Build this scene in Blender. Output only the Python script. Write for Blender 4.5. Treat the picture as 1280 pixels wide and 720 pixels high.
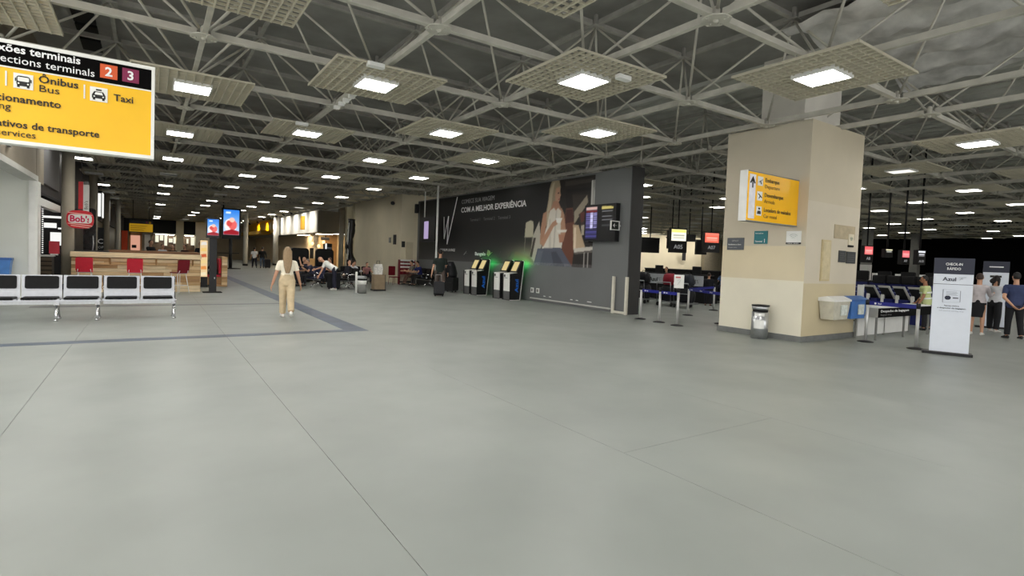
import bpy, bmesh, math, random
import numpy as np
from mathutils import Vector, Matrix

random.seed(7)
sc = bpy.context.scene
for o in list(bpy.data.objects):
    bpy.data.objects.remove(o)
COL = sc.collection
PI = math.pi

# ------------------------------------------------------------------ camera
cam_d = bpy.data.cameras.new('camera')
cam_d.sensor_width = 36.0
cam_d.lens = 676.0 / 1280.0 * 36.0
cam_d.shift_y = -11.6 / 1280.0
cam_d.clip_start = 0.05
cam_d.clip_end = 400
cam = bpy.data.objects.new('camera', cam_d)
COL.objects.link(cam)
_r = Vector((0.8302305, -0.55614358, 0.03770453))
_d = Vector((0.55732072, 0.82945923, -0.03729627))
_u = _r.cross(_d)
cam.matrix_world = Matrix(((_r.x, _u.x, -_d.x, 0), (_r.y, _u.y, -_d.y, 0), (_r.z, _u.z, -_d.z, 1.65), (0, 0, 0, 1)))
sc.camera = cam

# ------------------------------------------------------------------ world, exposure
w = bpy.data.worlds.new('world')
sc.world = w
w.use_nodes = True
w.node_tree.nodes['Background'].inputs[0].default_value = (1.0, 0.99, 0.965, 1)
w.node_tree.nodes['Background'].inputs[1].default_value = 2.2
sc.view_settings.view_transform = 'Standard'
sc.view_settings.look = 'None'
sc.view_settings.gamma = 1.0
sc.view_settings.exposure = 0.0
LAMP = 47.0

# ------------------------------------------------------------------ materials
def lin(c):
    return tuple(((v / 255.0) / 12.92 if v / 255.0 <= 0.04045 else ((v / 255.0 + 0.055) / 1.055) ** 2.4) for v in c) + (1.0,)

MATS = {}
def mat(name, rgb, rough=0.6, metal=0.0, var=0.12, scale=6.0, spec=0.4, bump=0.0, emit=0.0, stretch=None, alpha=1.0):
    """procedural: base colour mottled by noise, optional bump, optional emission"""
    if name in MATS:
        return MATS[name]
    m = bpy.data.materials.new(name)
    m.use_nodes = True
    nt = m.node_tree
    b = nt.nodes['Principled BSDF']
    c = lin(rgb)
    b.inputs['Roughness'].default_value = rough
    b.inputs['Metallic'].default_value = metal
    b.inputs['Specular IOR Level'].default_value = spec
    if emit:
        b.inputs['Base Color'].default_value = (0, 0, 0, 1)
        b.inputs['Emission Color'].default_value = c
        b.inputs['Emission Strength'].default_value = emit
    elif var:
        tc = nt.nodes.new('ShaderNodeTexCoord')
        mp = nt.nodes.new('ShaderNodeMapping')
        if stretch:
            mp.inputs['Scale'].default_value = stretch
        nz = nt.nodes.new('ShaderNodeTexNoise')
        nz.inputs['Scale'].default_value = scale
        nz.inputs['Detail'].default_value = 4
        rp = nt.nodes.new('ShaderNodeValToRGB')
        rp.color_ramp.elements[0].position = 0.3
        rp.color_ramp.elements[1].position = 0.7
        rp.color_ramp.elements[0].color = tuple(v * (1 - var) for v in c[:3]) + (1,)
        rp.color_ramp.elements[1].color = tuple(min(1, v * (1 + var)) for v in c[:3]) + (1,)
        nt.links.new(tc.outputs['Object'], mp.inputs[0])
        nt.links.new(mp.outputs[0], nz.inputs['Vector'])
        nt.links.new(nz.outputs[0], rp.inputs[0])
        nt.links.new(rp.outputs[0], b.inputs['Base Color'])
        if bump:
            bp = nt.nodes.new('ShaderNodeBump')
            bp.inputs['Strength'].default_value = bump
            bp.inputs['Distance'].default_value = 0.02
            nt.links.new(nz.outputs[0], bp.inputs['Height'])
            nt.links.new(bp.outputs[0], b.inputs['Normal'])
    else:
        b.inputs['Base Color'].default_value = c
    if alpha < 1:
        b.inputs['Alpha'].default_value = alpha
    MATS[name] = m
    return m

def print_mat(name, rough=0.5, emit=0.0, gain=1.0):
    """flat print or screen picture: colour comes from the mesh's own colour attribute"""
    if name in MATS:
        return MATS[name]
    m = bpy.data.materials.new(name)
    m.use_nodes = True
    nt = m.node_tree
    b = nt.nodes['Principled BSDF']
    at = nt.nodes.new('ShaderNodeAttribute')
    at.attribute_name = 'ink'
    if emit:
        b.inputs['Base Color'].default_value = (0, 0, 0, 1)
        nt.links.new(at.outputs[0], b.inputs['Emission Color'])
        b.inputs['Emission Strength'].default_value = emit
    else:
        nt.links.new(at.outputs[0], b.inputs['Base Color'])
    b.inputs['Roughness'].default_value = rough
    MATS[name] = m
    return m

# ------------------------------------------------------------------ geometry helpers
class MB:
    def __init__(self):
        self.v = []
        self.f = []
        self.mi = []
        self.smooth = []
        self.cur = 0
    def add(self, vs, fs, sm=False):
        n = len(self.v)
        self.v += [tuple(p) for p in vs]
        for f in fs:
            self.f.append(tuple(i + n for i in f))
            self.mi.append(self.cur)
            self.smooth.append(sm)
        return self
    def box(self, c, s, M=None):
        x, y, z = c
        a, b, d = s[0] / 2, s[1] / 2, s[2] / 2
        vs = [Vector((i * a, j * b, k * d)) for i in (-1, 1) for j in (-1, 1) for k in (-1, 1)]
        if M is not None:
            vs = [M @ p for p in vs]
        vs = [p + Vector(c) for p in vs]
        return self.add(vs, [(0, 1, 3, 2), (4, 6, 7, 5), (0, 4, 5, 1), (2, 3, 7, 6), (0, 2, 6, 4), (1, 5, 7, 3)])
    def b2(self, lo, hi):
        return self.box([(a + b) / 2 for a, b in zip(lo, hi)], [abs(b - a) for a, b in zip(lo, hi)])
    def rbox(self, c, s, r=0.02, axis='y', n=3):
        """box with rounded outline, extruded along one axis"""
        ax = {'x': 0, 'y': 1, 'z': 2}[axis]
        u, v = [i for i in range(3) if i != ax]
        hu, hv, h = s[u] / 2, s[v] / 2, s[ax] / 2
        r = min(r, hu * .99, hv * .99)
        pts = []
        for (su, sv, a0) in ((1, 1, 0), (-1, 1, PI / 2), (-1, -1, PI), (1, -1, 1.5 * PI)):
            for k in range(n + 1):
                a = a0 + k / n * PI / 2
                pts.append((su * (hu - r) + r * math.cos(a), sv * (hv - r) + r * math.sin(a)))
        vs = []
        for t in (-h, h):
            for p in pts:
                q = [0, 0, 0]
                q[u], q[v], q[ax] = p[0] + c[u], p[1] + c[v], t + c[ax]
                vs.append(q)
        m = len(pts)
        fs = [tuple(range(m))[::-1], tuple(range(m, 2 * m))]
        fs += [(i, (i + 1) % m, (i + 1) % m + m, i + m) for i in range(m)]
        return self.add(vs, fs)
    def rings(self, rings, caps=True, sm=True):
        n = len(rings[0])
        vs = [p for r in rings for p in r]
        fs = []
        for k in range(len(rings) - 1):
            for i in range(n):
                j = (i + 1) % n
                fs.append((k * n + i, k * n + j, (k + 1) * n + j, (k + 1) * n + i))
        self.add(vs, fs, sm)
        if caps:
            b = len(self.v) - len(vs)
            for ring, rev in ((0, True), (len(rings) - 1, False)):
                idx = [b + ring * n + i for i in range(n)]
                self.f.append(tuple(idx[::-1] if rev else idx))
                self.mi.append(self.cur)
                self.smooth.append(False)
        return self
    def lathe(self, prof, c=(0, 0, 0), n=16, sm=True):
        rs = [[(c[0] + r * math.cos(2 * PI * i / n), c[1] + r * math.sin(2 * PI * i / n), c[2] + z) for i in range(n)] for r, z in prof]
        return self.rings(rs, True, sm)
    def tube(self, pts, r, n=8, sm=True):
        pts = [Vector(p) for p in pts]
        rs = []
        rr = r if isinstance(r, (list, tuple)) else [r] * len(pts)
        for i, p in enumerate(pts):
            a = pts[max(0, i - 1)]
            b = pts[min(len(pts) - 1, i + 1)]
            d = (b - a).normalized()
            up = Vector((0, 0, 1)) if abs(d.z) < .9 else Vector((0, 1, 0))
            x = d.cross(up).normalized()
            y = d.cross(x).normalized()
            rs.append([p + rr[i] * (math.cos(2 * PI * k / n) * x - math.sin(2 * PI * k / n) * y) for k in range(n)])
        return self.rings(rs, True, sm)
    def bar(self, p, q, w, h):
        """rectangular bar from p to q"""
        p, q = Vector(p), Vector(q)
        d = (q - p).normalized()
        up = Vector((0, 0, 1)) if abs(d.z) < .95 else Vector((0, 1, 0))
        x = d.cross(up).normalized() * w / 2
        y = x.cross(d).normalized() * h / 2
        vs = [e + a * x + b * y for e in (p, q) for a, b in ((-1, -1), (1, -1), (1, 1), (-1, 1))]
        return self.add(vs, [(0, 1, 2, 3), (7, 6, 5, 4), (0, 4, 5, 1), (1, 5, 6, 2), (2, 6, 7, 3), (3, 7, 4, 0)])
    def ell(self, c, r, n=12, m=8, R=None):
        rs = []
        for k in range(1, m):
            a = PI * k / m
            ring = []
            for i in range(n):
                t = 2 * PI * i / n
                p = Vector((r[0] * math.sin(a) * math.cos(t), r[1] * math.sin(a) * math.sin(t), -r[2] * math.cos(a)))
                if R is not None:
                    p = R @ p
                ring.append(p + Vector(c))
            rs.append(ring)
        return self.rings(rs, True, True)
    def cap(self, p0, r0, p1, r1, n=10):
        """tapered limb with round ends"""
        p0, p1 = Vector(p0), Vector(p1)
        d = p1 - p0
        L = d.length
        d = d / L if L > 1e-6 else Vector((0, 0, 1))
        up = Vector((0, 0, 1)) if abs(d.z) < .9 else Vector((0, 1, 0))
        x = d.cross(up).normalized()
        y = d.cross(x).normalized()
        rs = []
        for p, r, ang in ((p0, r0, (-80, -45, 0)), (p1, r1, (0, 45, 80))):
            for a in ang:
                a = math.radians(a)
                c = p + d * r * math.sin(a)
                rs.append([c + r * math.cos(a) * (math.cos(2 * PI * k / n) * x - math.sin(2 * PI * k / n) * y) for k in range(n)])
        return self.rings(rs)
    def prism(self, poly, lo, hi, axis='y'):
        """polygon given in the two other axes, extruded along one axis"""
        ax = {'x': 0, 'y': 1, 'z': 2}[axis]
        u, v = [i for i in range(3) if i != ax]
        vs = []
        for t in (lo, hi):
            for p in poly:
                q = [0, 0, 0]
                q[u], q[v], q[ax] = p[0], p[1], t
                vs.append(q)
        m = len(poly)
        fs = [tuple(range(m))[::-1], tuple(range(m, 2 * m))] + [(i, (i + 1) % m, (i + 1) % m + m, i + m) for i in range(m)]
        return self.add(vs, fs)
    def mesh(self, name, mats):
        me = bpy.data.meshes.new(name)
        me.from_pydata(self.v, [], self.f)
        for m in (mats if isinstance(mats, (list, tuple)) else [mats]):
            me.materials.append(m)
        me.polygons.foreach_set('material_index', self.mi)
        me.polygons.foreach_set('use_smooth', self.smooth)
        bm = bmesh.new()
        bm.from_mesh(me)
        bmesh.ops.recalc_face_normals(bm, faces=bm.faces)
        bm.to_mesh(me)
        bm.free()
        return me
    def build(self, name, mats, parent=None, label=None):
        o = bpy.data.objects.new(name, self.mesh(name, mats))
        COL.objects.link(o)
        if parent is not None:
            o.parent = parent
        if label:
            o['label'] = label
        return o

def tag(o, label, cat, group=None):
    o['label'] = label
    o['category'] = cat
    if group:
        o['group'] = group
    return o

def thing(name, label, cat, loc=(0, 0, 0), rz=0.0, group=None):
    o = bpy.data.objects.new(name, None)
    o.empty_display_size = 0.1
    COL.objects.link(o)
    o.location = loc
    o.rotation_euler = (0, 0, rz)
    return tag(o, label, cat, group)

def structure(o):
    o['kind'] = 'structure'
    return o

def group_node(name):
    o = bpy.data.objects.new(name, None)
    COL.objects.link(o)
    o['kind'] = 'structure'
    return o

KIDS = {}
def kids(root):
    return [o for o in bpy.data.objects if o.parent is root]

def dup(root, loc, rz=None, label=None, group=None, tree=None):
    tree = tree or {c: kids(c) for c in kids(root)}
    r = root.copy()
    COL.objects.link(r)
    r.location = loc
    if rz is not None:
        r.rotation_euler = (0, 0, rz)
    if label:
        r['label'] = label
    if group:
        r['group'] = group
    elif 'group' in r and group is not None:
        del r['group']
    for c, gs in tree.items():
        k = c.copy()
        COL.objects.link(k)
        k.parent = r
        for g in gs:
            h = g.copy()
            COL.objects.link(h)
            h.parent = k
    return r

FITS = []
def text(body, origin, xdir, ydir, h, m, parent=None, align='LEFT', bold=0.0, width=None, name='lettering', ext=0.0012):
    """lettering lying on a surface: cap height h, optional total width"""
    cu = bpy.data.curves.new(name, 'FONT')
    cu.body = body
    cu.align_x = align
    cu.offset = bold
    cu.extrude = 0.002 / max(h, .02) * ext / 0.002
    cu.resolution_u = 2
    cu.materials.append(m)
    o = bpy.data.objects.new(name, cu)
    COL.objects.link(o)
    x = Vector(xdir).normalized()
    y = Vector(ydir).normalized()
    z = x.cross(y)
    s = h / 0.70
    M = Matrix(((x.x, y.x, z.x, origin[0]), (x.y, y.y, z.y, origin[1]), (x.z, y.z, z.z, origin[2]), (0, 0, 0, 1)))
    if parent is not None:
        o.parent = parent
    o.matrix_local = M @ Matrix.Diagonal((s, s, s, 1))
    if width:
        FITS.append((o, M, s, width))
    return o

def paint_grid(name, W, H, nx, ny, img, M, material, parent=None):
    """flat printed sheet W x H (local x right, y up); img is ny x nx x 3 in 0-255, row 0 at the bottom"""
    xs = np.linspace(0, W, nx)
    ys = np.linspace(0, H, ny)
    X, Y = np.meshgrid(xs, ys)
    co = np.stack([X.ravel(), Y.ravel(), np.zeros(nx * ny)], 1)
    R = np.array([[M[i][j] for j in range(3)] for i in range(3)])
    co = co @ R.T + np.array([M[i][3] for i in range(3)])
    idx = np.arange(nx * ny).reshape(ny, nx)
    q = np.stack([idx[:-1, :-1], idx[:-1, 1:], idx[1:, 1:], idx[1:, :-1]], -1).reshape(-1, 4)
    me = bpy.data.meshes.new(name)
    me.from_pydata(co.tolist(), [], q.tolist())
    a = me.color_attributes.new('ink', 'FLOAT_COLOR', 'POINT')
    c = np.clip(img.reshape(-1, 3) / 255.0, 0, 1)
    c = np.where(c <= 0.04045, c / 12.92, ((c + 0.055) / 1.055) ** 2.4)
    a.data.foreach_set('color', np.concatenate([c, np.ones((len(c), 1))], 1).astype(np.float32).ravel())
    me.materials.append(material)
    o = bpy.data.objects.new(name, me)
    COL.objects.link(o)
    if parent is not None:
        o.parent = parent
    return o

def frame_mat(o, x, y):
    x = Vector(x).normalized()
    y = Vector(y).normalized()
    z = x.cross(y)
    return Matrix(((x.x, y.x, z.x, o[0]), (x.y, y.y, z.y, o[1]), (x.z, y.z, z.z, o[2]), (0, 0, 0, 1)))

def blank(nx, ny, c):
    return np.ones((ny, nx, 3)) * np.array(c, float)

def fill(img, ext, poly, c, soft=1.0, alpha=1.0):
    """paint a polygon given in sheet coordinates; ext=(W,H)"""
    ny, nx = img.shape[:2]
    P = np.array(poly, float) * np.array([(nx - 1) / ext[0], (ny - 1) / ext[1]])
    gx, gy = np.meshgrid(np.arange(nx), np.arange(ny))
    m = np.zeros((ny, nx))
    for dx, dy in ((-.25, -.25), (.25, -.25), (-.25, .25), (.25, .25)):
        px, py = gx + dx, gy + dy
        ins = np.zeros((ny, nx), bool)
        for i in range(len(P)):
            x1, y1 = P[i]
            x2, y2 = P[(i + 1) % len(P)]
            if y1 == y2:
                continue
            hit = ((py < y1) != (py < y2)) & (px < (x2 - x1) * (py - y1) / (y2 - y1) + x1)
            ins ^= hit
        m += ins / 4.0
    m = m[..., None] * alpha
    img[:] = img * (1 - m) + np.array(c, float) * m

def ellipse_poly(cx, cy, rx, ry, n=18, rot=0):
    return [(cx + rx * math.cos(2 * PI * i / n) * math.cos(rot) - ry * math.sin(2 * PI * i / n) * math.sin(rot),
             cy + rx * math.cos(2 * PI * i / n) * math.sin(rot) + ry * math.sin(2 * PI * i / n) * math.cos(rot)) for i in range(n)]

# ------------------------------------------------------------------ common materials
M_steel = mat('brushed_steel', (190, 192, 195), .32, .9, .06, 20)
M_chrome = mat('chrome', (215, 215, 218), .16, 1.0, .03, 10)
M_white = mat('white_paint', (228, 228, 224), .5, 0, .04, 5)
M_black = mat('black_plastic', (20, 20, 22), .45, 0, .2, 9)
M_matte_black = mat('matte_black', (14, 14, 15), .8, 0, .2, 5)
M_dark = mat('charcoal_panel', (38, 38, 40), .6, 0, .15, 4)
M_grey = mat('grey_paint', (128, 128, 124), .6, 0, .08, 5)
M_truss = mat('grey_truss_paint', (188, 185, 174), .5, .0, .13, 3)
M_truss2 = mat('grey_truss_darker', (158, 156, 149), .6, 0, .15, 3)  # darker grey for top chords, top nodes and lamp hangers
M_deck = mat('roof_deck', (138, 137, 133), .75, 0, .18, 1.2, bump=.1)
M_louver = mat('louvre_cream', (192, 186, 166), .55, 0, .05, 4)
M_tube = mat('lamp_light', (255, 252, 246), emit=LAMP)
M_tube_far = mat('lamp_light_far', (255, 250, 240), emit=LAMP * .45)
M_tube_dim = mat('lamp_light_dim', (255, 250, 240), emit=1.2)
M_off = mat('lamp_off', (206, 208, 210), .4, 0, .02)
M_letter_w = mat('white_lettering', (238, 238, 238), .5, 0, 0)
M_letter_k = mat('black_lettering', (22, 20, 16), .5, 0, 0)
M_letter_b = mat('blue_lettering', (20, 60, 160), .5, 0, 0)
M_yellow = mat('sign_yellow', (248, 192, 22), .35, 0, .03, 3)
M_beige = mat('beige_wall', (205, 194, 166), .65, 0, .06, 1.5)
M_beige2 = mat('beige_wall_light', (216, 206, 182), .65, 0, .06, 1.5)
M_blue = mat('belt_blue', (24, 30, 128), .5, 0, .05, 5)
M_navy = mat('machine_navy', (26, 32, 92), .4, 0, .1, 5)
M_red = mat('stool_red', (196, 24, 48), .45, 0, .06, 6)
M_maroon = mat('stool_dark_red', (112, 16, 30), .5, 0, .06, 6)
M_pad = mat('black_vinyl', (17, 17, 18), .55, 0, .15, 14, spec=.22, bump=.1)
M_alu = mat('bench_aluminium', (198, 201, 207), .38, .3, .06, 12)
M_skin = mat('skin', (196, 150, 122), .55, 0, .05, 12)
M_skin2 = mat('skin_tan', (160, 112, 84), .55, 0, .05, 12)
# ================================================================== STRUCTURE
GX, GY, PX, PY, ZC, ZT = 0.684, 2.04, 2.826, 2.679, 5.0, 6.6
RX0, RPX = 13.55, 2.93

M_floor = mat('poured_floor', (143, 148, 143), .34, 0, .24, .55, spec=.4, bump=0.0)
# second, finer mottling and uneven gloss
nt = M_floor.node_tree
_b = nt.nodes['Principled BSDF']
_tc = nt.nodes.new('ShaderNodeTexCoord')
_n2 = nt.nodes.new('ShaderNodeTexNoise')
_n2.inputs['Scale'].default_value = 1.3
_n2.inputs['Detail'].default_value = 6
_mr = nt.nodes.new('ShaderNodeMapRange')
_mr.inputs['From Min'].default_value = 0
_mr.inputs['From Max'].default_value = 1
_mr.inputs['To Min'].default_value = .30
_mr.inputs['To Max'].default_value = .52
for _n in nt.nodes:
    if _n.type == 'VALTORGB':
        _n.color_ramp.elements[0].position = .02
        _n.color_ramp.elements[1].position = .98
nt.links.new(_tc.outputs['Object'], _n2.inputs['Vector'])
nt.links.new(_n2.outputs[0], _mr.inputs[0])
nt.links.new(_mr.outputs[0], _b.inputs['Roughness'])

M_seam = mat('floor_seam', (92, 92, 88), .8, 0, .1)
floor = structure(MB().b2((-12, -10, -.2), (68, 90, -.006)).build('floor', M_seam))
G = 0.004
ys_cut = {0: [-10, 90], 1: [-10, 90], 2: [-10, 90], 3: [-10, 3.28, 90], 4: [-10, 6.4, 90], 5: [-10, 90]}
xs_cut = [-12, -1.02, 1.21, 3.44, 5.72, 8.0, 68]
for k in range(6):
    cuts = ys_cut[k]
    for a, b in zip(cuts[:-1], cuts[1:]):
        g = G if k < 4 else G * .4
        MB().b2((xs_cut[k] + g / 2, a + g / 2, -.006), (xs_cut[k + 1] - g / 2, b - g / 2, 0)).build('floor_slab', M_floor, floor)
# dark inlaid stripes
M_stripe = mat('floor_stripe_blue', (78, 90, 106), .4, 0, .22, 2.2)
M_stripe2 = mat('floor_stripe_grey', (98, 100, 104), .4, 0, .15, 2.2)
MB().b2((-2.45, 11.2, 0), (3.9, 11.5, .002)).build('floor_stripe', M_stripe, floor)
MB().b2((3.45, 11.5, 0), (3.9, 45, .002)).build('floor_stripe', M_stripe, floor)
MB().b2((-2.45, 17.6, 0), (3.45, 17.86, .002)).build('floor_stripe', M_stripe2, floor)

# roof deck
ceil = structure(MB().b2((-3.2, -7, 6.86), (13.0, 90, 6.96)).build('ceiling', M_deck))
M_deck2 = mat('corrugated_deck', (172, 173, 166), .7, 0, .2, 1.0)
cb = MB()
x = 13.05
while x < 68:
    cb.add([(x, -7, 6.95), (x + .12, -7, 6.80), (x + .30, -7, 6.80), (x + .42, -7, 6.95), (x + .60, -7, 6.95),
            (x, 90, 6.95), (x + .12, 90, 6.80), (x + .30, 90, 6.80), (x + .42, 90, 6.95), (x + .60, 90, 6.95)],
           [(i, i + 1, i + 6, i + 5) for i in range(4)])
    x += .6
o = cb.build('corrugated_sheet', M_deck2, ceil)
o['kind'] = 'stuff'
M_foil = mat('insulation_foil', (206, 205, 203), .36, .1, .3, 2.2, bump=1.0)
random.seed(3)
fb = MB()
nx, ny = 24, 18
hz = [[random.uniform(-.11, .11) + .1 * math.sin(i * 1.1 + j * .6) for i in range(nx + 1)] for j in range(ny + 1)]
vs = [(10.4 + 5.9 * i / nx, -1.0 + 7.2 * j / ny, 6.48 + hz[j][i]) for j in range(ny + 1) for i in range(nx + 1)]
fb.add(vs, [(j * (nx + 1) + i, j * (nx + 1) + i + 1, (j + 1) * (nx + 1) + i + 1, (j + 1) * (nx + 1) + i) for j in range(ny) for i in range(nx)], True)
fb.build('insulation_foil', M_foil, ceil)
for y0 in (15.55, 16.65, 17.75):
    MB().b2((-1.52, y0, 6.80), (-1.10, y0 + .92, 6.86)).build('roof_opening', M_matte_black, ceil)

# ---------------------------------------------------------------- space frames
def frame_root(label):
    return thing('space_frame', label, 'roof truss', (0, 0, 0))

def chord_mesh(name, L, axis, m):
    b = MB()
    if axis == 'x':
        b.b2((0.1, -.048, -.012), (L - .1, .048, .012))
        b.b2((0.1, -.014, .012), (L - .1, .014, .10))
    else:
        b.b2((-.04, 0.1, -.012), (.04, L - .1, .012))
        b.b2((-.014, 0.1, .012), (.014, L - .1, .10))
    return b.mesh(name, m)

def make_frame(root, X0, PXX, i0, i1, j0, j1, keep, near):
    dz = ZT - ZC
    meshes = {
        'bottom_chord_x': chord_mesh('bottom_chord', PXX, 'x', M_truss),
        'bottom_chord_y': chord_mesh('bottom_chord', PY, 'y', M_truss),
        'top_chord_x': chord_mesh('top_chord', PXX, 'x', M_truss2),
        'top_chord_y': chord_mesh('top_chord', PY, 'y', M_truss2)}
    for sx in (-1, 1):
        for sy in (-1, 1):
            meshes['d%d%d' % (sx, sy)] = MB().tube([(sx * .07, sy * .07, .09), (sx * PXX / 2, sy * PY / 2, dz - .02)], .024, 6).mesh('diagonal_brace', M_truss)
    nb = MB()
    nb.prism([(-.19, -.08), (-.08, -.19), (.08, -.19), (.19, -.08), (.19, .08), (.08, .19), (-.08, .19), (-.19, .08)], -.028, -.013, 'z')
    for a in (-1, 1):
        for q in (.11, .16):
            nb.lathe([(.014, -.042), (.014, -.028)], (a * q, .035, 0), 6)
            nb.lathe([(.014, -.042), (.014, -.028)], (.035, a * q, 0), 6)
    nb.cap((0, 0, -.01), .05, (0, 0, .12), .05, 8)
    meshes['node_plate'] = nb.mesh('node_plate', M_truss)
    tb = MB().b2((-.13, -.13, -.03), (.13, .13, -.014)).cap((0, 0, -.02), .05, (0, 0, .10), .05, 8)
    tb.b2((-.03, -.03, .10), (.03, .03, .24))
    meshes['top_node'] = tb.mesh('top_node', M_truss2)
    items = {'bottom_chord': [], 'top_chord': [], 'diagonal_brace': [], 'node_plate': [], 'top_node': []}
    for i in range(i0, i1 + 1):
        for j in range(j0, j1 + 1):
            x, y = X0 + i * PXX, GY + j * PY
            if not keep(x, y):
                continue
            items['node_plate'].append(('node_plate', x, y, ZC))
            if i < i1:
                items['bottom_chord'].append(('bottom_chord_x', x, y, ZC))
            if j < j1:
                items['bottom_chord'].append(('bottom_chord_y', x, y, ZC))
            for sx in (-1, 1):
                for sy in (-1, 1):
                    if i0 <= i + (sx - 1) / 2 < i1 and j0 <= j + (sy - 1) / 2 < j1:
                        items['diagonal_brace'].append(('d%d%d' % (sx, sy), x, y, ZC))
            if i < i1 and j < j1:
                tx, ty = x + PXX / 2, y + PY / 2
                items['top_node'].append(('top_node', tx, ty, ZT))
                if i < i1 - 1:
                    items['top_chord'].append(('top_chord_x', tx, ty, ZT))
                if j < j1 - 1:
                    items['top_chord'].append(('top_chord_y', tx, ty, ZT))
    for part, L in items.items():
        L.sort(key=lambda t: (t[1] - near[0]) ** 2 + (t[2] - near[1]) ** 2)
        for t in L[:280]:
            o = bpy.data.objects.new(part, meshes[t[0]])
            COL.objects.link(o)
            o.location = t[1:]
            o.parent = root
        rest = L[280:]
        if rest:
            vs, fs = [], []
            cache = {}
            for t in rest:
                if t[0] not in cache:
                    me = meshes[t[0]]
                    cache[t[0]] = ([tuple(v.co) for v in me.vertices], [tuple(p.vertices) for p in me.polygons])
                cv, cf = cache[t[0]]
                n = len(vs)
                vs += [(v[0] + t[1], v[1] + t[2], v[2] + t[3]) for v in cv]
                fs += [tuple(i + n for i in f) for f in cf]
            me = bpy.data.meshes.new(part)
            me.from_pydata(vs, [], fs)
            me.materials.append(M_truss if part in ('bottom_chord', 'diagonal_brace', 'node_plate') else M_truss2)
            o = bpy.data.objects.new('far_' + part, me)
            COL.objects.link(o)
            o.parent = root
            o['kind'] = 'stuff'

fr = frame_root('grey steel space frame holding up the roof over the main hall')
make_frame(fr, GX, PX, -2, 4, -2, 31, lambda x, y: y < 85, (5, 4))
cb = MB()
for y in (11.5, 11.9, 12.25, 12.6):
    cb.b2((3.45, y, 4.90), (3.57, y + .10, 4.985))
cb.tube([(3.58, 11.3, 4.96), (3.58, 12.9, 4.96)], .018, 6)
cb.build('conduit_boxes', M_white, fr)
fr2 = frame_root('grey steel space frame over the check-in area right of the beige pillar')
make_frame(fr2, RX0, RPX, 0, 17, -1, 15, lambda x, y: y > .13 * x - 4.5, (14, 3))

# ---------------------------------------------------------------- ceiling lights: egg-crate panels with a lamp in the middle
lv = MB()
N = 14
for k in range(N + 1):
    t = -1 + 2 * k / N
    lv.box((t * .99, 0, 0), (.020, 2.0, .044))
    lv.box((0, t * .99, 0.004), (2.0, .015, .036))
me_louver = lv.mesh('louvre_grid', M_louver)
me_house = MB().b2((-.33, -.34, -.028), (.33, .34, .11)).b2((-.33, -.34, -.062), (-.305, .34, -.028)).b2((.305, -.34, -.062), (.33, .34, -.028)).b2((-.305, -.34, -.062), (.305, -.315, -.028)).b2((-.305, .315, -.062), (.305, .34, -.028)).mesh('lamp_housing', M_white)
me_diff = MB().b2((-.30, -.31, -.045), (.30, .31, -.03)).mesh('diffuser', M_tube)
me_diff_off = MB().b2((-.30, -.31, -.045), (.30, .31, -.03)).mesh('diffuser', M_off)
me_diff_far = MB().b2((-.30, -.31, -.045), (.30, .31, -.03)).mesh('diffuser', M_tube_far)
me_diff_dim = MB().b2((-.30, -.31, -.045), (.30, .31, -.03)).mesh('diffuser', M_tube_dim)
hb = MB()
for a in (-.8, .8):
    hb.b2((a - .008, -.008, .03), (a + .008, .008, .135))
me_hang = hb.mesh('hanger', M_truss2)
lg = MB()
for k in range(7):
    t = -.27 + .09 * k
    lg.box((t, 0, -.058), (.012, .62, .02))
    lg.box((0, t, -.058), (.60, .012, .02))
me_lampgrid = lg.mesh('lamp_grid', M_white)
sp_me = MB().rbox((0, 0, 0), (.30, .13, .07), .03, 'z').mesh('white_box', M_white)

SPECIAL = {
    (0, 4): 'ceiling light panel right of the big yellow hanging sign, with a long bright lamp',
    (1, 3): 'ceiling light panel nearest the centre left, white box on the beam beside it',
    (2, 2): 'big ceiling light panel with glaring lamp and small white box under it',
    (3, 1): 'ceiling light panel nearest the beige pillar, hanging above its upper shaft',
    (2, 4): 'ceiling light panel with glaring lamp behind the big centre panel, above the advert wall',
    (3, 3): 'ceiling light panel between the big centre panel and the dark wall end',
    (1, 5): 'ceiling light panel second in the row behind the one with the white box',
    (0, 6): 'ceiling light panel with a narrow lamp second right of the yellow sign',
    (-1, 3): 'ceiling light panel cut by the top left corner above the yellow sign',
    (1, 1): 'ceiling light panel cut by the top edge in the middle of the picture',
    (0, 2): 'ceiling light panel cut by the top edge left of centre',
    (2, 0): 'ceiling light panel directly overhead in front of the hall',
    (1, 7): 'ceiling light panel third in the row behind the one with the white box',
    (2, 6): 'ceiling light panel above the left end of the dark advert wall',
    (3, 5): 'ceiling light panel just above the middle of the dark advert wall'}

def ceiling_light(x, y, label, group=None, dim=False, grid=False, box=None, far=False, off=False):
    t = thing('ceiling_light', label, 'ceiling light', (x, y, 4.86), 0, group)
    for nm, me in (('louvre_grid', me_louver), ('lamp_housing', me_house), ('diffuser', me_diff_off if off else (me_diff_dim if dim else (me_diff_far if far else me_diff))), ('hanger', me_hang)) + ((('lamp_grid', me_lampgrid),) if grid else ()):
        c = bpy.data.objects.new(nm, me)
        COL.objects.link(c)
        c.parent = t
        if nm in ('louvre_grid', 'lamp_grid'):
            c['kind'] = 'stuff'
    if box:
        c = bpy.data.objects.new('control_box', sp_me)
        COL.objects.link(c)
        c.parent = t
        c.location = box
    return t

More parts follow.
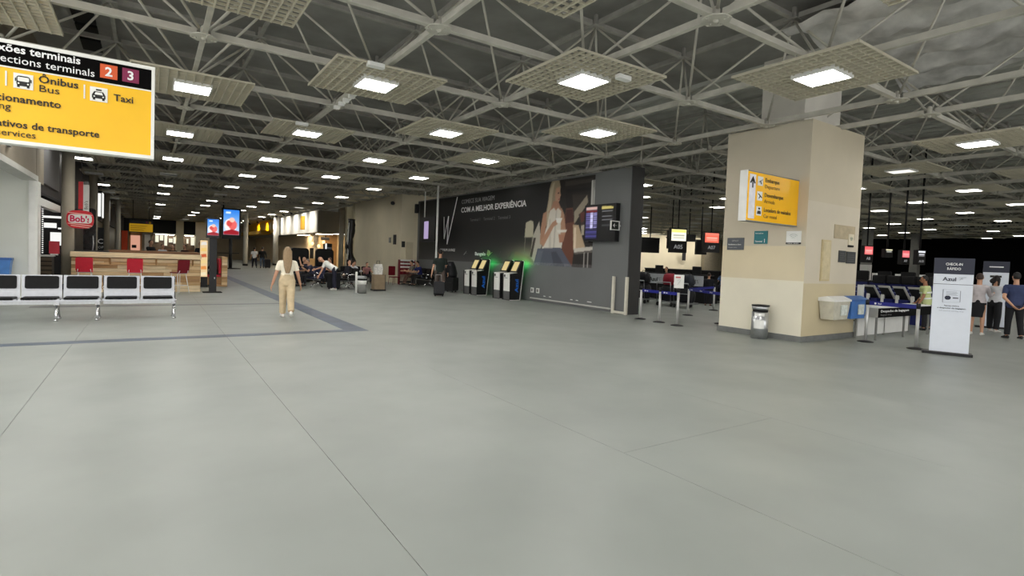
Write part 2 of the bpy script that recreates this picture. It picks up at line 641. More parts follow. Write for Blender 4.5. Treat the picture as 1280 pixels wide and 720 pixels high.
ORD = 'first second third fourth fifth sixth seventh eighth ninth tenth eleventh twelfth thirteenth fourteenth fifteenth sixteenth seventeenth eighteenth nineteenth twentieth twenty-first twenty-second twenty-third twenty-fourth twenty-fifth twenty-sixth twenty-seventh twenty-eighth twenty-ninth thirtieth thirty-first thirty-second thirty-third'.split()
random.seed(21)
for i in range(-1, 5):
    for j in range(-1, 31):
        if (i + j) % 2:
            continue
        x, y = GX + i * PX, GY + j * PY
        if i == 4:
            continue
        off = (j > 9 and random.random() < .3) or (i == -1 and j > 13)
        lab = SPECIAL.get((i, j))
        if lab:
            ceiling_light(x, y, lab, None, grid=(i, j) in ((1, 3), (3, 1)), box=(.35, -.62, -.06) if (i, j) == (2, 2) else ((-.35, -.98, -.02) if (i, j) in ((1, 3), (1, 5)) else None))
        else:
            ceiling_light(x, y, '%s ceiling light panel, %s row back down the hall, %s from the left shop fronts' % ('unlit' if off else 'lit', ORD[j + 1], ORD[i + 1]), 'far ceiling lights over the main hall', dim=((i * 7 + j * 3) % 11 == 0), off=off, far=j > 8)
for k in range(1, 16):
    for j in range(0, 15):
        if (k + j) % 2:
            continue
        x, y = RX0 + k * RPX, GY + j * PY
        if y < .15 * x - 2.5:
            continue
        off = False
        if (k, j) == (1, 1):
            lab, gp = 'bright ceiling light panel at the right edge, nearest one right of the beige pillar', None
        elif (k, j) == (2, 2):
            lab, gp = 'dim ceiling light panel just right of the beige pillar top', None
        else:
            off = (6 < j < 12 and random.random() < .75) or (k > 9 and random.random() < .4)
            lab, gp = '%s check-in area ceiling light, %s row back, %s rightward from the pillar' % ('unlit' if off else 'lit', ORD[j], ORD[k]), 'ceiling lights over the check-in area'
        ceiling_light(x, y, lab, gp, dim=(k, j) in ((2, 2),), off=off, far=k > 1 and j < 11)

# ---------------------------------------------------------------- walls
M_wall_tan = mat('tan_fascia', (138, 128, 112), .7, 0, .1, 1.2)
M_pier = mat('white_pier', (226, 228, 220), .55, 0, .04, 1)
M_soffit = mat('grey_soffit', (196, 196, 190), .6, 0, .05, 2)
# left: upper fascia wall running along the hall, white end wall of the alcove below it
wl = structure(MB().b2((-2.75, 12.5, 3.35), (-2.5, 19.0, 6.86)).build('wall_left', M_wall_tan))
MB().b2((-2.78, 12.5, 3.22), (-2.46, 19.0, 3.35)).build('fascia_trim', M_soffit, wl)
MB().b2((-7.2, 12.5, 3.5), (-2.75, 19.2, 3.6)).build('soffit', M_soffit, wl)
MB().b2((-4.9, 16.9, 3.44), (-3.0, 18.8, 3.5)).build('ceiling_grille', M_dark, wl)
MB().b2((-2.5, 15.3, 3.6), (-2.44, 15.55, 3.95)).build('junction_box', M_grey, wl)
wa = structure(MB().b2((-7.2, 19.0, 0), (-2.64, 19.3, 3.5)).build('wall_alcove', M_pier))
MB().b2((-2.64, 18.9, 0), (-2.46, 19.4, 3.22)).build('wall_end_post', M_white, wa)
structure(MB().b2((-7.4, 14.0, 0), (-7.2, 19.2, 3.6)).build('wall_alcove_side', M_pier))
structure(MB().b2((-2.62, 19.05, 3.22), (-2.5, 20.2, 6.86)).build('wall_return', M_wall_tan))
# dark shop fronts beyond, between round columns
ws = structure(MB().b2((-2.75, 20.2, 3.05), (-2.6, 88, 6.86)).build('wall_shopfront', M_dark))
MB().b2((-2.62, 20.2, 3.3), (-2.52, 23.6, 4.9)).build('fascia_panel', mat('fascia_grey', (66, 66, 68), .5), ws)
MB().b2((-2.68, 19.4, 2.62), (-2.5, 23.7, 2.84)).build('light_beam', M_white, ws)
structure(MB().b2((-2.9, 26.4, 0), (-2.75, 88, 3.05)).build('wall_shop_lower', mat('shop_black', (24, 24, 26), .35, 0, .2, 2)))
structure(MB().b2((-7.2, 26.2, 0), (-2.75, 26.4, 3.3)).build('wall_shop_back', M_dark))
structure(MB().b2((-7.4, 19.3, 0), (-7.2, 26.4, 3.4)).build('wall_shop_side', M_dark))
structure(MB().b2((-7.4, 19.3, 3.3), (-2.62, 26.4, 3.4)).build('ceiling_shop', M_dark))
# far end wall and back walls
wf = structure(MB().b2((-12, 86, 0), (20.0, 86.4, 6.86)).build('wall_far_end', mat('far_wall', (176, 164, 142), .7, 0, .1, .6)))
wb = structure(MB().b2((13.1, 43.6, 0), (68.0, 44.0, 6.86)).build('wall_check_in', mat('check_in_wall', (236, 226, 200), .65, 0, .05, .4)))
MB().b2((58, 43.1, 0), (68.0, 43.6, 6.5)).build('wall_pier', mat('pier_dark_beige', (150, 142, 124), .65), wb)  # pier in a darker beige than the wall
M_unlit_dark = mat('painted_unlit_dark', (7, 7, 8), .9, 0, .1, .3, spec=.1)  # near-black colour stands in for the unlit far end
structure(MB().b2((68.0, -9, 0), (68.4, 44.0, 6.86)).build('wall_right', M_unlit_dark))
structure(MB().b2((62.0, -9, 0), (62.3, 38.0, 6.86)).build('wall_right_partition', M_unlit_dark))
structure(MB().b2((24.0, -8.4, 0), (68.0, -8.0, 6.96)).build('wall_back_light_block', M_beige))  # unseen wall added to keep outside light off the right hall
# beige service block left of the advert wall
bw = structure(MB().b2((11.62, 28.55, 0), (16.0, 37.0, 5.0)).build('wall_beige_block', mat('beige_block', (222, 212, 186), .65, 0, .06, .7)))
MB().b2((11.95, 28.50, 1.3), (12.35, 28.55, 2.35)).build('access_panel', M_beige, bw)
MB().b2((12.40, 28.35, 4.0), (12.55, 28.55, 4.5)).build('wall_speaker', M_dark, bw)
MB().b2((11.68, 28.50, 2.05), (11.86, 28.55, 2.38)).build('notice_frame', M_dark, bw)
MB().b2((11.57, 29.2, 2.2), (11.62, 29.55, 2.75)).build('wall_notice', M_dark, bw)
MB().b2((11.57, 30.0, 2.3), (11.62, 30.25, 2.6)).build('wall_notice', M_grey, bw)
MB().tube([(11.6, 36.9, 0), (11.6, 36.9, 5)], .09, 8).build('corner_pipe', M_beige, bw)
MB().ell((11.5, 29.6, 4.55), (.12, .12, .12), 10, 6).b2((11.5, 29.57, 4.52), (11.62, 29.63, 4.58)).build('wall_camera', M_dark, bw)

# dark advert wall
M_adwall = mat('advert_wall_grey', (110, 112, 112), .5, 0, .05, .8)
M_adend = mat('advert_wall_end', (62, 62, 63), .55, 0, .08, .8)
ad = structure(MB().b2((12.62, 12.2, 0), (13.12, 28.55, 4.68)).build('wall_advert', M_adwall))
MB().b2((12.60, 12.17, 0), (13.14, 12.2, 4.70)).build('wall_end_cap', M_adend, ad)
MB().b2((12.57, 12.9, .10), (12.62, 17.4, .145)).build('skirting_pipe', M_soffit, ad)
for y in (16.93, 17.3):
    f = MB().b2((12.595, y - .09, .34), (12.62, y + .09, .53)).build('wall_socket', M_white, ad)
    MB().b2((12.588, y - .05, .38), (12.596, y + .05, .49)).build('socket_face', M_grey, f)
for y in (16.5, 16.15, 14.9, 14.6, 14.0, 13.9):
    MB().b2((12.612, y - .06, .24), (12.622, y + .06, .265)).build('paint_chip', M_white, ad)
MB().b2((12.59, 21.4, .36), (12.62, 22.9, .50)).build('wall_strip', M_white, ad)

# shop block right of the corridor
M_store = mat('store_grey', (124, 120, 110), .65, 0, .1, .8)
sb = structure(MB().b2((11.5, 46.0, 3.2), (13.2, 86.0, 5.0)).build('wall_shop_block', M_store))
MB().b2((13.2, 46.0, 3.2), (19.0, 46.3, 6.0)).build('bulkhead', M_store, sb)
fa = MB().b2((11.42, 46.0, 3.2), (11.5, 63.0, 5.0)).build('fascia', mat('white_fascia', (232, 230, 222), .5, 0, .03, 1), sb)
MB().b2((11.38, 50.2, 3.55), (11.42, 51.8, 4.75)).build('emblem', mat('emblem_gold', (196, 150, 40), .5, 0, .2, 3), fa)
MB().b2((11.40, 63.5, 3.55), (11.5, 84.0, 5.0)).build('fascia', M_yellow, sb)
MB().b2((10.4, 66.5, 3.35), (11.5, 82.0, 3.75)).build('awning', mat('awning_ochre', (178, 136, 34), .6), sb)
structure(MB().b2((12.3, 49.0, 0), (19.0, 49.3, 3.2)).build('wall_shop_interior', mat('warm_wall', (224, 196, 150), .6, 0, .05, 1)))
MB().b2((12.9, 48.92, 0), (13.9, 49.0, 3.2)).build('wood_panel', mat('shop_wood', (150, 112, 70), .5, 0, .15, 3, stretch=(1, 1, 8)), sb)
structure(MB().b2((12.8, 49.3, 0), (13.0, 86, 3.2)).build('wall_shop_side_right', mat('shop_side', (200, 178, 146), .6)))

def round_column(x, y, r, top, label, m):
    t = thing('round_column', label, 'column', (x, y, 0))
    MB().lathe([(r, 0), (r, top)], n=20).build('shaft', m, t)
    MB().lathe([(r + .03, 0), (r + .03, .18), (r, .19)], n=20).build('column_base', M_dark, t)
    return t
M_col = mat('column_grey', (176, 168, 150), .6, 0, .08, 1.5)
M_col2 = mat('column_white', (214, 212, 202), .6, 0, .05, 1.5)
round_column(-2.36, 24.3, .18, 5.0, 'round grey-beige column at left end of the wooden bar counter', M_col)
round_column(-2.22, 32.4, .17, 5.0, 'round column behind the bar counter beside the dark shop front', M_col)
round_column(-2.30, 43.0, .18, 5.0, 'third round column along the dark shop fronts on the left', M_wall_tan)
round_column(-2.05, 52.0, .18, 5.0, 'farthest pale round column along the shop fronts on the left', M_col2)
round_column(7.6, 57.0, .20, 5.0, 'slim pale column standing beside the walking couple', M_col2)
round_column(11.0, 61.0, .26, 5.0, 'pale column in front of the white shop fascia, above the walking woman', M_col2)
round_column(12.85, 44.0, .20, 5.0, 'slim beige column left of the black wrapped totem', M_col)
for x, y, lab in ((45.5, 19.3, 'square grey column in the dark check-in area, white lower half'), (53.0, 18.8, 'square grey column farthest right in the dark check-in area')):
    t = thing('square_column', lab, 'column', (x, y, 0))
    MB().b2((-.28, -.28, 2.2), (.28, .28, 5.0)).build('shaft', M_grey, t)
    MB().b2((-.29, -.29, 0), (.29, .29, 2.2)).build('column_lower', M_white if x < 50 else M_grey, t)

# main beige pillar with painted bands
def band_mat(name, bands):
    """paint bands by height: [(z, colour), ...]"""
    m = mat(name, bands[0][1], .6, 0, .05, 1.2)
    nt = m.node_tree
    b = nt.nodes['Principled BSDF']
    tc = nt.nodes.new('ShaderNodeTexCoord')
    sx = nt.nodes.new('ShaderNodeSeparateXYZ')
    dv = nt.nodes.new('ShaderNodeMath')
    dv.operation = 'DIVIDE'
    dv.inputs[1].default_value = 6.0
    rp = nt.nodes.new('ShaderNodeValToRGB')
    rp.color_ramp.interpolation = 'CONSTANT'
    for k, (z, c) in enumerate(bands):
        e = rp.color_ramp.elements[0] if k == 0 else (rp.color_ramp.elements[1] if k == 1 else rp.color_ramp.elements.new(z / 6))
        e.position = z / 6
        e.color = lin(c)
    nz = nt.nodes.new('ShaderNodeTexNoise')
    nz.inputs['Scale'].default_value = 1.4
    nz.inputs['Detail'].default_value = 5
    mx = nt.nodes.new('ShaderNodeMix')
    mx.data_type = 'RGBA'
    mx.blend_type = 'MULTIPLY'
    mx.inputs[0].default_value = .16
    nt.links.new(tc.outputs['Object'], sx.inputs[0])
    nt.links.new(tc.outputs['Object'], nz.inputs['Vector'])
    nt.links.new(sx.outputs[2], dv.inputs[0])
    nt.links.new(dv.outputs[0], rp.inputs[0])
    nt.links.new(rp.outputs[0], mx.inputs[6])
    nt.links.new(nz.outputs[0], mx.inputs[7])
    nt.links.new(mx.outputs[2], b.inputs['Base Color'])
    return m
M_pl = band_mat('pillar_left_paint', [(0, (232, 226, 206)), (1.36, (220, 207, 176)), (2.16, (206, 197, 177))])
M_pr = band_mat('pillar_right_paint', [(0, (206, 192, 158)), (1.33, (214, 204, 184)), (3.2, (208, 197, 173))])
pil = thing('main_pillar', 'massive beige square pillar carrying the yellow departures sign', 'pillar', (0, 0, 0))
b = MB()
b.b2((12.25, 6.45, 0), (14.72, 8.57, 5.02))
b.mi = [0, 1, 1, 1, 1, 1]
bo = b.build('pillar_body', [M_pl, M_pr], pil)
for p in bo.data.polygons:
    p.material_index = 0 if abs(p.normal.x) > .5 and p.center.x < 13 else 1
MB().b2((12.9, 7.0, 5.02), (14.6, 8.1, 6.86)).build('upper_shaft', mat('shaft_grey', (222, 218, 208), .65, 0, .08, 1.5), pil)
b = MB()
b.b2((12.22, 6.42, 0), (12.25, 8.6, .13)).b2((12.25, 6.42, 0), (14.75, 6.45, .13)).b2((14.72, 6.45, 0), (14.75, 8.6, .13)).b2((12.25, 8.57, 0), (14.72, 8.6, .13))
b.build('plinth', mat('plinth_grey', (112, 114, 112), .6), pil)
MB().b2((13.48, 6.44, 2.42), (14.5, 6.45, 2.75)).build('paint_patch', mat('patch_beige', (178, 164, 136), .65), pil)
b = MB().b2((12.93, 6.42, 1.40), (13.33, 6.45, 2.36)).build('access_hatch', mat('hatch_tan', (196, 180, 142), .6), pil)
MB().b2((12.97, 6.412, 1.44), (13.29, 6.42, 2.32)).build('hatch_door', mat('hatch_door_tan', (204, 190, 154), .6), b)
# ================================================================== OBJECTS, LEFT AND MIDDLE
EX, EY, EZ = Vector((1, 0, 0)), Vector((0, 1, 0)), Vector((0, 0, 1))

# ---- big yellow hanging sign
t = thing('hanging_sign', 'large yellow and black hanging sign to terminals, bus and taxi, top left', 'sign', (0, 7.0, 0))
fm = mat('sign_frame_white', (236, 236, 230), .4, 0, .02)
b = MB()
for lo, hi in (((-3.05, -.01, 2.565), (.03, .14, 2.60)), ((-3.05, -.01, 3.50), (.03, .14, 3.535)), ((-3.05, -.01, 2.60), (-3.02, .14, 3.50)), ((0, -.01, 2.60), (.03, .14, 3.50))):
    b.b2(lo, hi)
b.build('frame', fm, t)
MB().b2((-3.02, .005, 2.60), (0, .13, 3.50)).build('panel', M_yellow, t)
hd = MB().b2((-3.02, 0, 3.29), (0, .005, 3.50)).build('header', mat('sign_black', (9, 8, 8), .7, 0, 0, spec=.05), t)
MB().b2((-3.02, -.001, 3.275), (0, .004, 3.288)).build('divider', fm, t)
for x in (-1.35, -2.6):
    MB().tube([(x, .065, 3.53), (x, .065, 5.0)], .012, 6).build('hanger_rod', M_dark, t)
zt = -.004
def st(s, x, z, h, m=M_letter_k, al='LEFT', bold=0.0, w=None):
    return text(s, (x, zt, z), EX, EZ, h, m, t, al, bold, w)
st('Conexões terminais', -.59, 3.425, .072, M_letter_w, 'RIGHT', .018)
st('Connections terminals', -.475, 3.325, .072, M_letter_w, 'RIGHT')
for x0, c, s in ((-.435, (214, 88, 40), '2'), (-.252, (128, 28, 72), '3')):
    MB().b2((x0, zt, 3.333), (x0 + .143, .002, 3.472)).build('terminal_tile', mat('tile_' + ('orange' if s == '2' else 'plum'), c, .4, 0, 0), t)
    text(s, (x0 + .0715, zt - .003, 3.358), EX, EZ, .088, M_letter_w, t, 'CENTER', .025)
for x0, z0 in ((-1.09, 3.096), (-.515, 3.086)):
    MB().b2((x0, zt, z0), (x0 + .143, .003, z0 + .142)).build('pictogram_tile', fm, t)
# bus pictogram
b = MB()
cx, z0 = -1.0185, 3.096
b.rbox((cx, zt - .002, z0 + .072), (.098, .004, .095), .02, 'y').box((cx - .035, zt - .002, z0 + .022), (.018, .004, .022)).box((cx + .035, zt - .002, z0 + .022), (.018, .004, .022))
b.box((cx - .056, zt - .002, z0 + .08), (.008, .004, .03)).box((cx + .056, zt - .002, z0 + .08), (.008, .004, .03))
pg = b.build('bus_pictogram', M_letter_k, t)
b = MB()
b.rbox((cx, zt - .005, z0 + .088), (.082, .003, .040), .008, 'y').lathe([(0.0, 0), (.007, 0)], (0, 0, 0), 3)
b = MB().rbox((cx, zt - .005, z0 + .088), (.082, .003, .040), .008, 'y')
for s in (-1, 1):
    b.rbox((cx + s * .034, zt - .005, z0 + .047), (.014, .003, .014), .006, 'y')
b.build('bus_window', fm, pg)
# taxi pictogram
cx, z0 = -.4435, 3.086
b = MB()
b.prism([(cx - .055, z0 + .03), (cx + .055, z0 + .03), (cx + .055, z0 + .062), (cx + .036, z0 + .098), (cx - .036, z0 + .098), (cx - .055, z0 + .062)], zt - .004, zt, 'y')
b.box((cx - .038, zt - .002, z0 + .022), (.02, .004, .018)).box((cx + .038, zt - .002, z0 + .022), (.02, .004, .018)).box((cx, zt - .002, z0 + .115), (.046, .004, .014))
pg = b.build('taxi_pictogram', M_letter_k, t)
b = MB().prism([(cx - .034, z0 + .066), (cx + .034, z0 + .066), (cx + .026, z0 + .090), (cx - .026, z0 + .090)], zt - .006, zt - .004, 'y')
for s in (-1, 1):
    b.rbox((cx + s * .036, zt - .005, z0 + .048), (.014, .003, .012), .005, 'y')
b.build('taxi_window', fm, pg)
for x, z in ((-1.142, 3.103), (-.559, 3.095)):
    MB().b2((x - .006, zt, z), (x + .006, .003, z + .138)).build('separator', fm, t)
st('Ônibus', -.91, 3.182, .070, w=.30, bold=.014)
st('Bus', -.91, 3.096, .066, w=.15)
st('Taxi', -.322, 3.120, .068, w=.165, bold=.012)
st('Estacionamento', -.738, 2.962, .070, al='RIGHT', bold=.014)
st('Parking', -1.108, 2.882, .066, al='RIGHT')
st('Aplicativos de transporte', -.435, 2.722, .066, al='RIGHT', bold=.014)
st('App services', -.925, 2.636, .062, al='RIGHT')

# ---- airport benches in the left foreground
def bench(x0, x1, seats, label):
    W = x1 - x0
    t = thing('airport_bench', label, 'bench', (x0, 14.6, 0))
    MB().b2((.02, .06, .33), (W - .02, .14, .40)).build('beam', M_steel, t)
    MB().b2((0, -.02, .405), (W, .005, .43)).build('front_rail', M_alu, t)
    p = W / seats
    for k in range(seats):
        a, c = p * k + .012, p * (k + 1) - .012
        MB().prism([(0, .425), (.42, .395), (.44, .41), (.44, .43), (0, .45)], a, c, 'x').build('seat', M_alu, t)
        MB().rbox(((a + c) / 2, .20, .455), (c - a - .08, .40, .05), .02, 'y').build('seat_pad', M_pad, t)
        bb = MB()
        vs = [(x, .40 + .10 * (z - .42), z) for z in (.42, .93) for x in (a, c)]
        vs += [(x, y + .022, z) for x, y, z in vs]
        bb.add(vs, [(0, 1, 3, 2), (4, 6, 7, 5), (0, 2, 6, 4), (1, 5, 7, 3), (2, 3, 7, 6), (0, 4, 5, 1)])
        bb.build('backrest', M_alu, t)
        R = Matrix.Rotation(-math.atan(.10), 3, 'X')
        pb = MB().rbox((0, 0, 0), (.55, .05, .27), .035, 'y')
        pb.v = [tuple(R @ Vector(v) + Vector(((a + c) / 2, .43, .775))) for v in pb.v]
        pb.build('back_pad', M_pad, t)
    b = MB()
    for q in range(int(W / .045)):
        b.box((.03 + q * .045, .16, .385), (.006, .18, .05))
    o = b.build('seat_clips', M_grey, t)
    o['kind'] = 'stuff'
    for x in (W - .03,) if seats == 2 else (1.30, W - .05):
        leg = MB()
        leg.tube([(x, .02, .34), (x, -.05, .2), (x, -.14, .03)], .028, 8)
        leg.tube([(x, .12, .34), (x, .22, .2), (x, .34, .03)], .028, 8)
        leg.box((x, .08, .35), (.09, .26, .05))
        leg.lathe([(.04, 0), (.04, .03), (.025, .04)], (x, -.14, 0), 10).lathe([(.04, 0), (.04, .03), (.025, .04)], (x, .34, 0), 10)
        leg.build('leg', M_chrome, t)
    for x in (0, W):
        if seats == 3:
            continue
        MB().tube([(x, -.02, .40), (x, .40, .40), (x, .455, .93)], .016, 8).build('side_frame', M_chrome, t)
    return t
bench(-.84, .51, 2, 'two-seat silver airport bench with black pads, right one of the left foreground')
bench(-2.89, -.86, 3, 'silver airport bench with black pads cut by the left edge of the picture')

# ---- blue bin on the white alcove wall
t = thing('wall_bin', 'translucent blue plastic bin on the white wall at the left edge', 'bin', (-3.16, 18.8, 0))
b = MB().rings([[(sx * (.18 + .03 * k), sy * (.13 + .02 * k), z) for sx, sy in ((-1, -1), (1, -1), (1, 1), (-1, 1))] for k, z in ((0, .72), (1, 1.12))], True, False)
b.build('bin_body', mat('bin_blue', (70, 128, 200), .3, 0, .12, 7), t)
MB().rbox((0, 0, 1.15), (.46, .33, .06), .05, 'z').build('lid', mat('bin_blue_dark', (44, 96, 170), .35), t)
MB().b2((-.1, .13, .8), (.1, .2, 1.05)).build('bracket', M_grey, t)

# ---- fast food shop: signs, counter, menus inside the opening
b = MB()
sg = thing('oval_sign', 'red and white striped oval burger shop sign on the first column', 'sign', (-1.98, 23.75, 2.43))
out = [(.37 * (abs(math.cos(a)) ** .6) * (1 if math.cos(a) >= 0 else -1), .31 * (abs(math.sin(a)) ** .7) * (1 if math.sin(a) >= 0 else -1)) for a in [2 * PI * i / 28 for i in range(28)]]
MB().prism([(x, z) for x, z in out], -.04, .04, 'y').build('sign_body', mat('shop_red', (206, 26, 42), .4, 0, .04), sg)
ss = MB()
for z in (.20, -.17, -.235):
    hw = .33 if abs(z) < .21 else .25
    ss.add([(-hw, -.043, z - .02 + .03), (hw, -.043, z - .02 - .03), (hw, -.043, z + .005 - .03), (-hw, -.043, z + .005 + .03)], [(0, 1, 2, 3)])
ss.build('stripe', mat('stripe_pink', (244, 196, 186), .5, 0, 0), sg)
MB().rbox((0, -.043, .02), (.64, .008, .30), .10, 'y').build('name_plate', M_white, sg)
text("Bob's", (0, -.05, -.085), (1, 0, -.04), EZ, .21, mat('shop_magenta', (206, 20, 84), .5, 0, 0), sg, 'CENTER', .035, .56)
MB().tube([(-.35, .03, .1), (-.38, .38, .1)], .02, 6).build('bracket', M_dark, sg)
t = thing('hanging_banner', 'narrow red and white vertical shop banner above the oval sign', 'banner', (-2.02, 25.2, 0))
MB().b2((-.14, -.02, 2.85), (0, .02, 3.85)).build('red_half', mat('shop_red', (206, 26, 42)), t)
MB().b2((0, -.02, 2.75), (.17, .02, 3.75)).build('white_half', M_white, t)
MB().b2((-.06, -.01, 3.7), (-.04, .01, 5.0)).build('hanger_rod', M_dark, t)
text('Bob\'s', (.13, -.024, 2.85), EZ, (-1, 0, 0), .10, M_letter_k, t)
t = thing('shop_counter', 'dark slatted shop counter seen between the white post and the first column', 'counter', (-4.0, 24.0, 0))
MB().b2((-1.8, 0, 0), (1.25, .55, 1.12)).build('counter_body', mat('counter_dark', (52, 44, 36), .6, 0, .1), t)
for k in range(7):
    MB().b2((-1.8, -.03, .08 + k * .15), (1.25, 0, .19 + k * .15)).build('slat', mat('slat_brown', (104, 90, 74), .6, 0, .2, 4, stretch=(1, 6, 12)), t)
MB().b2((-1.85, -.08, 1.12), (1.28, .6, 1.17)).build('counter_top', M_white, t)
t = thing('menu_board', 'lit white menu boards glowing on the dark shop wall', 'menu board', (-3.2, 26.1, 0))
MB().b2((-1.5, 0, 1.35), (.6, .06, 2.75)).build('board_frame', M_black, t)
scr = mat('lit_panel_white', (240, 240, 236), emit=1.1)
for a, c, z0, z1 in ((-.02, .34, 2.14, 2.32), (.38, .58, 2.10, 2.16), (.16, .50, 1.5, 1.98), (-1.2, -.5, 2.1, 2.4), (-1.2, -.4, 1.5, 2.0), (-.05, .55, 2.5, 2.58)):
    MB().b2((a, -.01, z0), (c, 0, z1)).build('lit_panel', scr, t)
t = thing('register_screen', 'pink and white cash register display on the slatted shop counter', 'till', (-2.72, 24.3, 1.17))
MB().b2((-.14, -.02, .05), (.14, .02, .48)).build('screen', mat('pink_panel', (226, 70, 84), .5, 0, .05), t)
MB().b2((-.1, -.08, 0), (.1, .08, .05)).build('stand', M_white, t)
t = thing('light_strip', 'string of small white bulbs running up the shop opening edge', 'lights', (-3.0, 24.05, 0))
b = MB()
for k in range(22):
    b.ell((0, 0, 1.25 + k * .07), (.025, .025, .022), 6, 4)
o = b.build('bulb_row', scr, t)
o['kind'] = 'stuff'
MB().b2((-.01, .02, 1.2), (.01, .04, 2.8)).build('rail', M_dark, t)
# signs farther along the dark shop fronts
for y, z0, z1, x, lab in ((40.5, 3.15, 4.6, -2.44, 'tall narrow lit white sign on the dark shop front, nearer one'), (46.5, 3.2, 4.6, -2.44, 'tall narrow lit white sign on the dark shop front, farther one')):
    t = thing('light_box', lab, 'sign', (x, y, 0))
    MB().b2((-.15, -.6, z0 - .1), (.10, .6, z1 + .1)).build('box', M_dark, t)
    MB().b2((.10, -.5, z0), (.13, .5, z1)).build('lit_face', scr, t)
    MB().b2((-.1, -.62, z0 + .05), (.06, -.6, z1 - .05)).build('lit_edge', scr, t)
t = thing('shop_sign', 'black shop front panel with white letters LC between the left columns', 'sign', (-2.32, 37.5, 0))
MB().b2((-.43, 0, .6), (.22, .05, 2.5)).build('panel', M_black, t)
text('LC', (-.02, -.005, 1.62), EX, EZ, .26, M_letter_w, t, 'CENTER', .01)
text('SHOP', (-.02, -.005, 1.35), EX, EZ, .13, M_letter_w, t, 'CENTER')
MB().b2((-.12, -.01, .75), (.1, 0, 1.15)).build('white_notice', M_white, t)
t = thing('curved_panel', 'dark curved glossy panel with a white swoosh behind the first column', 'panel', (-2.1, 29.0, 0))
MB().rbox((0, 0, 1.55), (.42, .06, 3.1), .12, 'y').build('panel_body', mat('panel_gloss', (30, 26, 26), .25), t)
MB().tube([(.10, -.035, 1.3), (.13, -.035, 1.6), (.12, -.035, 1.95)], .022, 6).build('swoosh', M_white, t)

# ---- wooden bar counter with planks
M_pk = [mat('plank_%s' % n, c, .5, 0, .22, 3.0, stretch=(.7, 6, 14)) for n, c in (('light', (214, 186, 142)), ('mid', (190, 156, 110)), ('tan', (168, 130, 86)), ('pale', (226, 204, 166)))]
t = thing('bar_counter', 'long light wooden bar counter with plank front and red stools', 'counter', (-2.12, 22.7, 0))
MB().b2((0, .04, 0), (3.67, 1.7, 1.18)).build('counter_core', mat('core_brown', (120, 90, 60), .6), t)
random.seed(11)
z = 0.0
r = 0
while z < 1.14:
    h = .115
    xs = [0] + sorted(random.uniform(.5, 3.2) for _ in range(2)) + [3.67]
    for a, c in zip(xs[:-1], xs[1:]):
        d = random.uniform(0, .014)
        MB().b2((a + .002, d, z + .004), (c - .002, .04, min(z + h, 1.18) - .003)).build('plank', random.choice(M_pk), t)
    z += h
for k in range(10):
    MB().b2((3.67, .04 + k * 0, k * .115 + .004), (3.685, 1.7, k * .115 + .112)).build('plank', M_pk[k % 4], t)
MB().b2((-.02, -.10, 1.18), (3.70, .55, 1.34)).build('counter_top', M_pk[3], t)
MB().b2((.95, .95, 1.18), (3.70, 1.75, 1.43)).build('upper_ledge', mat('ledge_brown', (124, 88, 58), .5, 0, .15, 3, stretch=(1, 6, 8)), t)
MB().b2((0, .95, 1.18), (.95, 1.75, 1.38)).build('dark_tray', M_dark, t)
for x in (1.0, 1.62, 2.30, 2.96, 3.40):
    MB().prism([(-.16, 1.17), (.03, 1.17), (.03, .92)], x, x + .05, 'x').build('bracket', M_pk[2], t)
for a, c in ((.62, 1.0), (1.32, 1.62), (1.98, 2.30), (2.66, 2.96), (3.1, 3.40)):
    MB().b2((a, -.10, .93), (c, .02, 1.0)).build('ledge_board', M_pk[1], t)

def stool(x, y, rz, m, label):
    t = thing('bar_stool', label, 'stool', (x, y, 0), rz)
    b = MB().rbox((0, 0, .72), (.42, .40, .035), .06, 'z')
    b.build('seat', m, t)
    bb = MB().rbox((0, 0, 0), (.44, .028, .44), .045, 'y')
    R = Matrix.Rotation(math.radians(8), 3, 'X')
    bb.v = [tuple(R @ Vector(v) + Vector((0, -.225, .955))) for v in bb.v]
    bb.build('backrest', m, t)
    for s in (-1, 1):
        MB().tube([(s * .16, -.13, .70), (s * .22, -.24, 0)], .012, 6).build('leg', M_white, t)
        MB().tube([(s * .16, .13, .70), (s * .22, .22, 0)], .012, 6).build('leg', M_white, t)
        MB().tube([(s * .17, -.13, .70), (s * .17, -.215, .73), (s * .16, -.235, .80)], .011, 6).build('back_support', M_white, t)
    MB().tube([(-.20, -.19, .28), (.20, -.19, .28), (.20, .18, .28), (-.20, .18, .28), (-.20, -.19, .28)], .009, 6).build('foot_ring', M_white, t)
    MB().tube([(-.19, -.15, .69), (.19, -.15, .69)], .011, 6).build('seat_frame', M_white, t)
    return t
stool(-1.72, 22.15, 0, M_red, 'bright red bar stool leftmost at the wooden bar counter')
stool(-.39, 22.15, 0, M_red, 'bright red bar stool second along the wooden bar counter, between two brackets')
stool(.86, 22.1, math.radians(38), M_maroon, 'dark red bar stool turned sideways near the right end of the bar counter')

# ---- lit poster stand, booth bench
t = thing('poster_stand', 'narrow lit menu poster stand behind the right end of the bar counter', 'poster', (1.85, 25.6, 0))
MB().b2((-.13, 0, 0), (.16, .06, 1.95)).build('stand_body', M_dark, t)
img = blank(16, 60, (246, 214, 160))
for k, c in enumerate(((250, 236, 200), (236, 150, 70), (250, 220, 150), (214, 96, 50), (248, 210, 120), (240, 236, 226))):
    fill(img, (1, 6), [(.1, .2 + k), (.9, .25 + k), (.8, .8 + k), (.15, .7 + k)], c)
paint_grid('poster_face', .27, 1.5, 16, 60, img, frame_mat((-.12, -.005, .42), EX, EZ), print_mat('lit_poster', emit=.9), t)

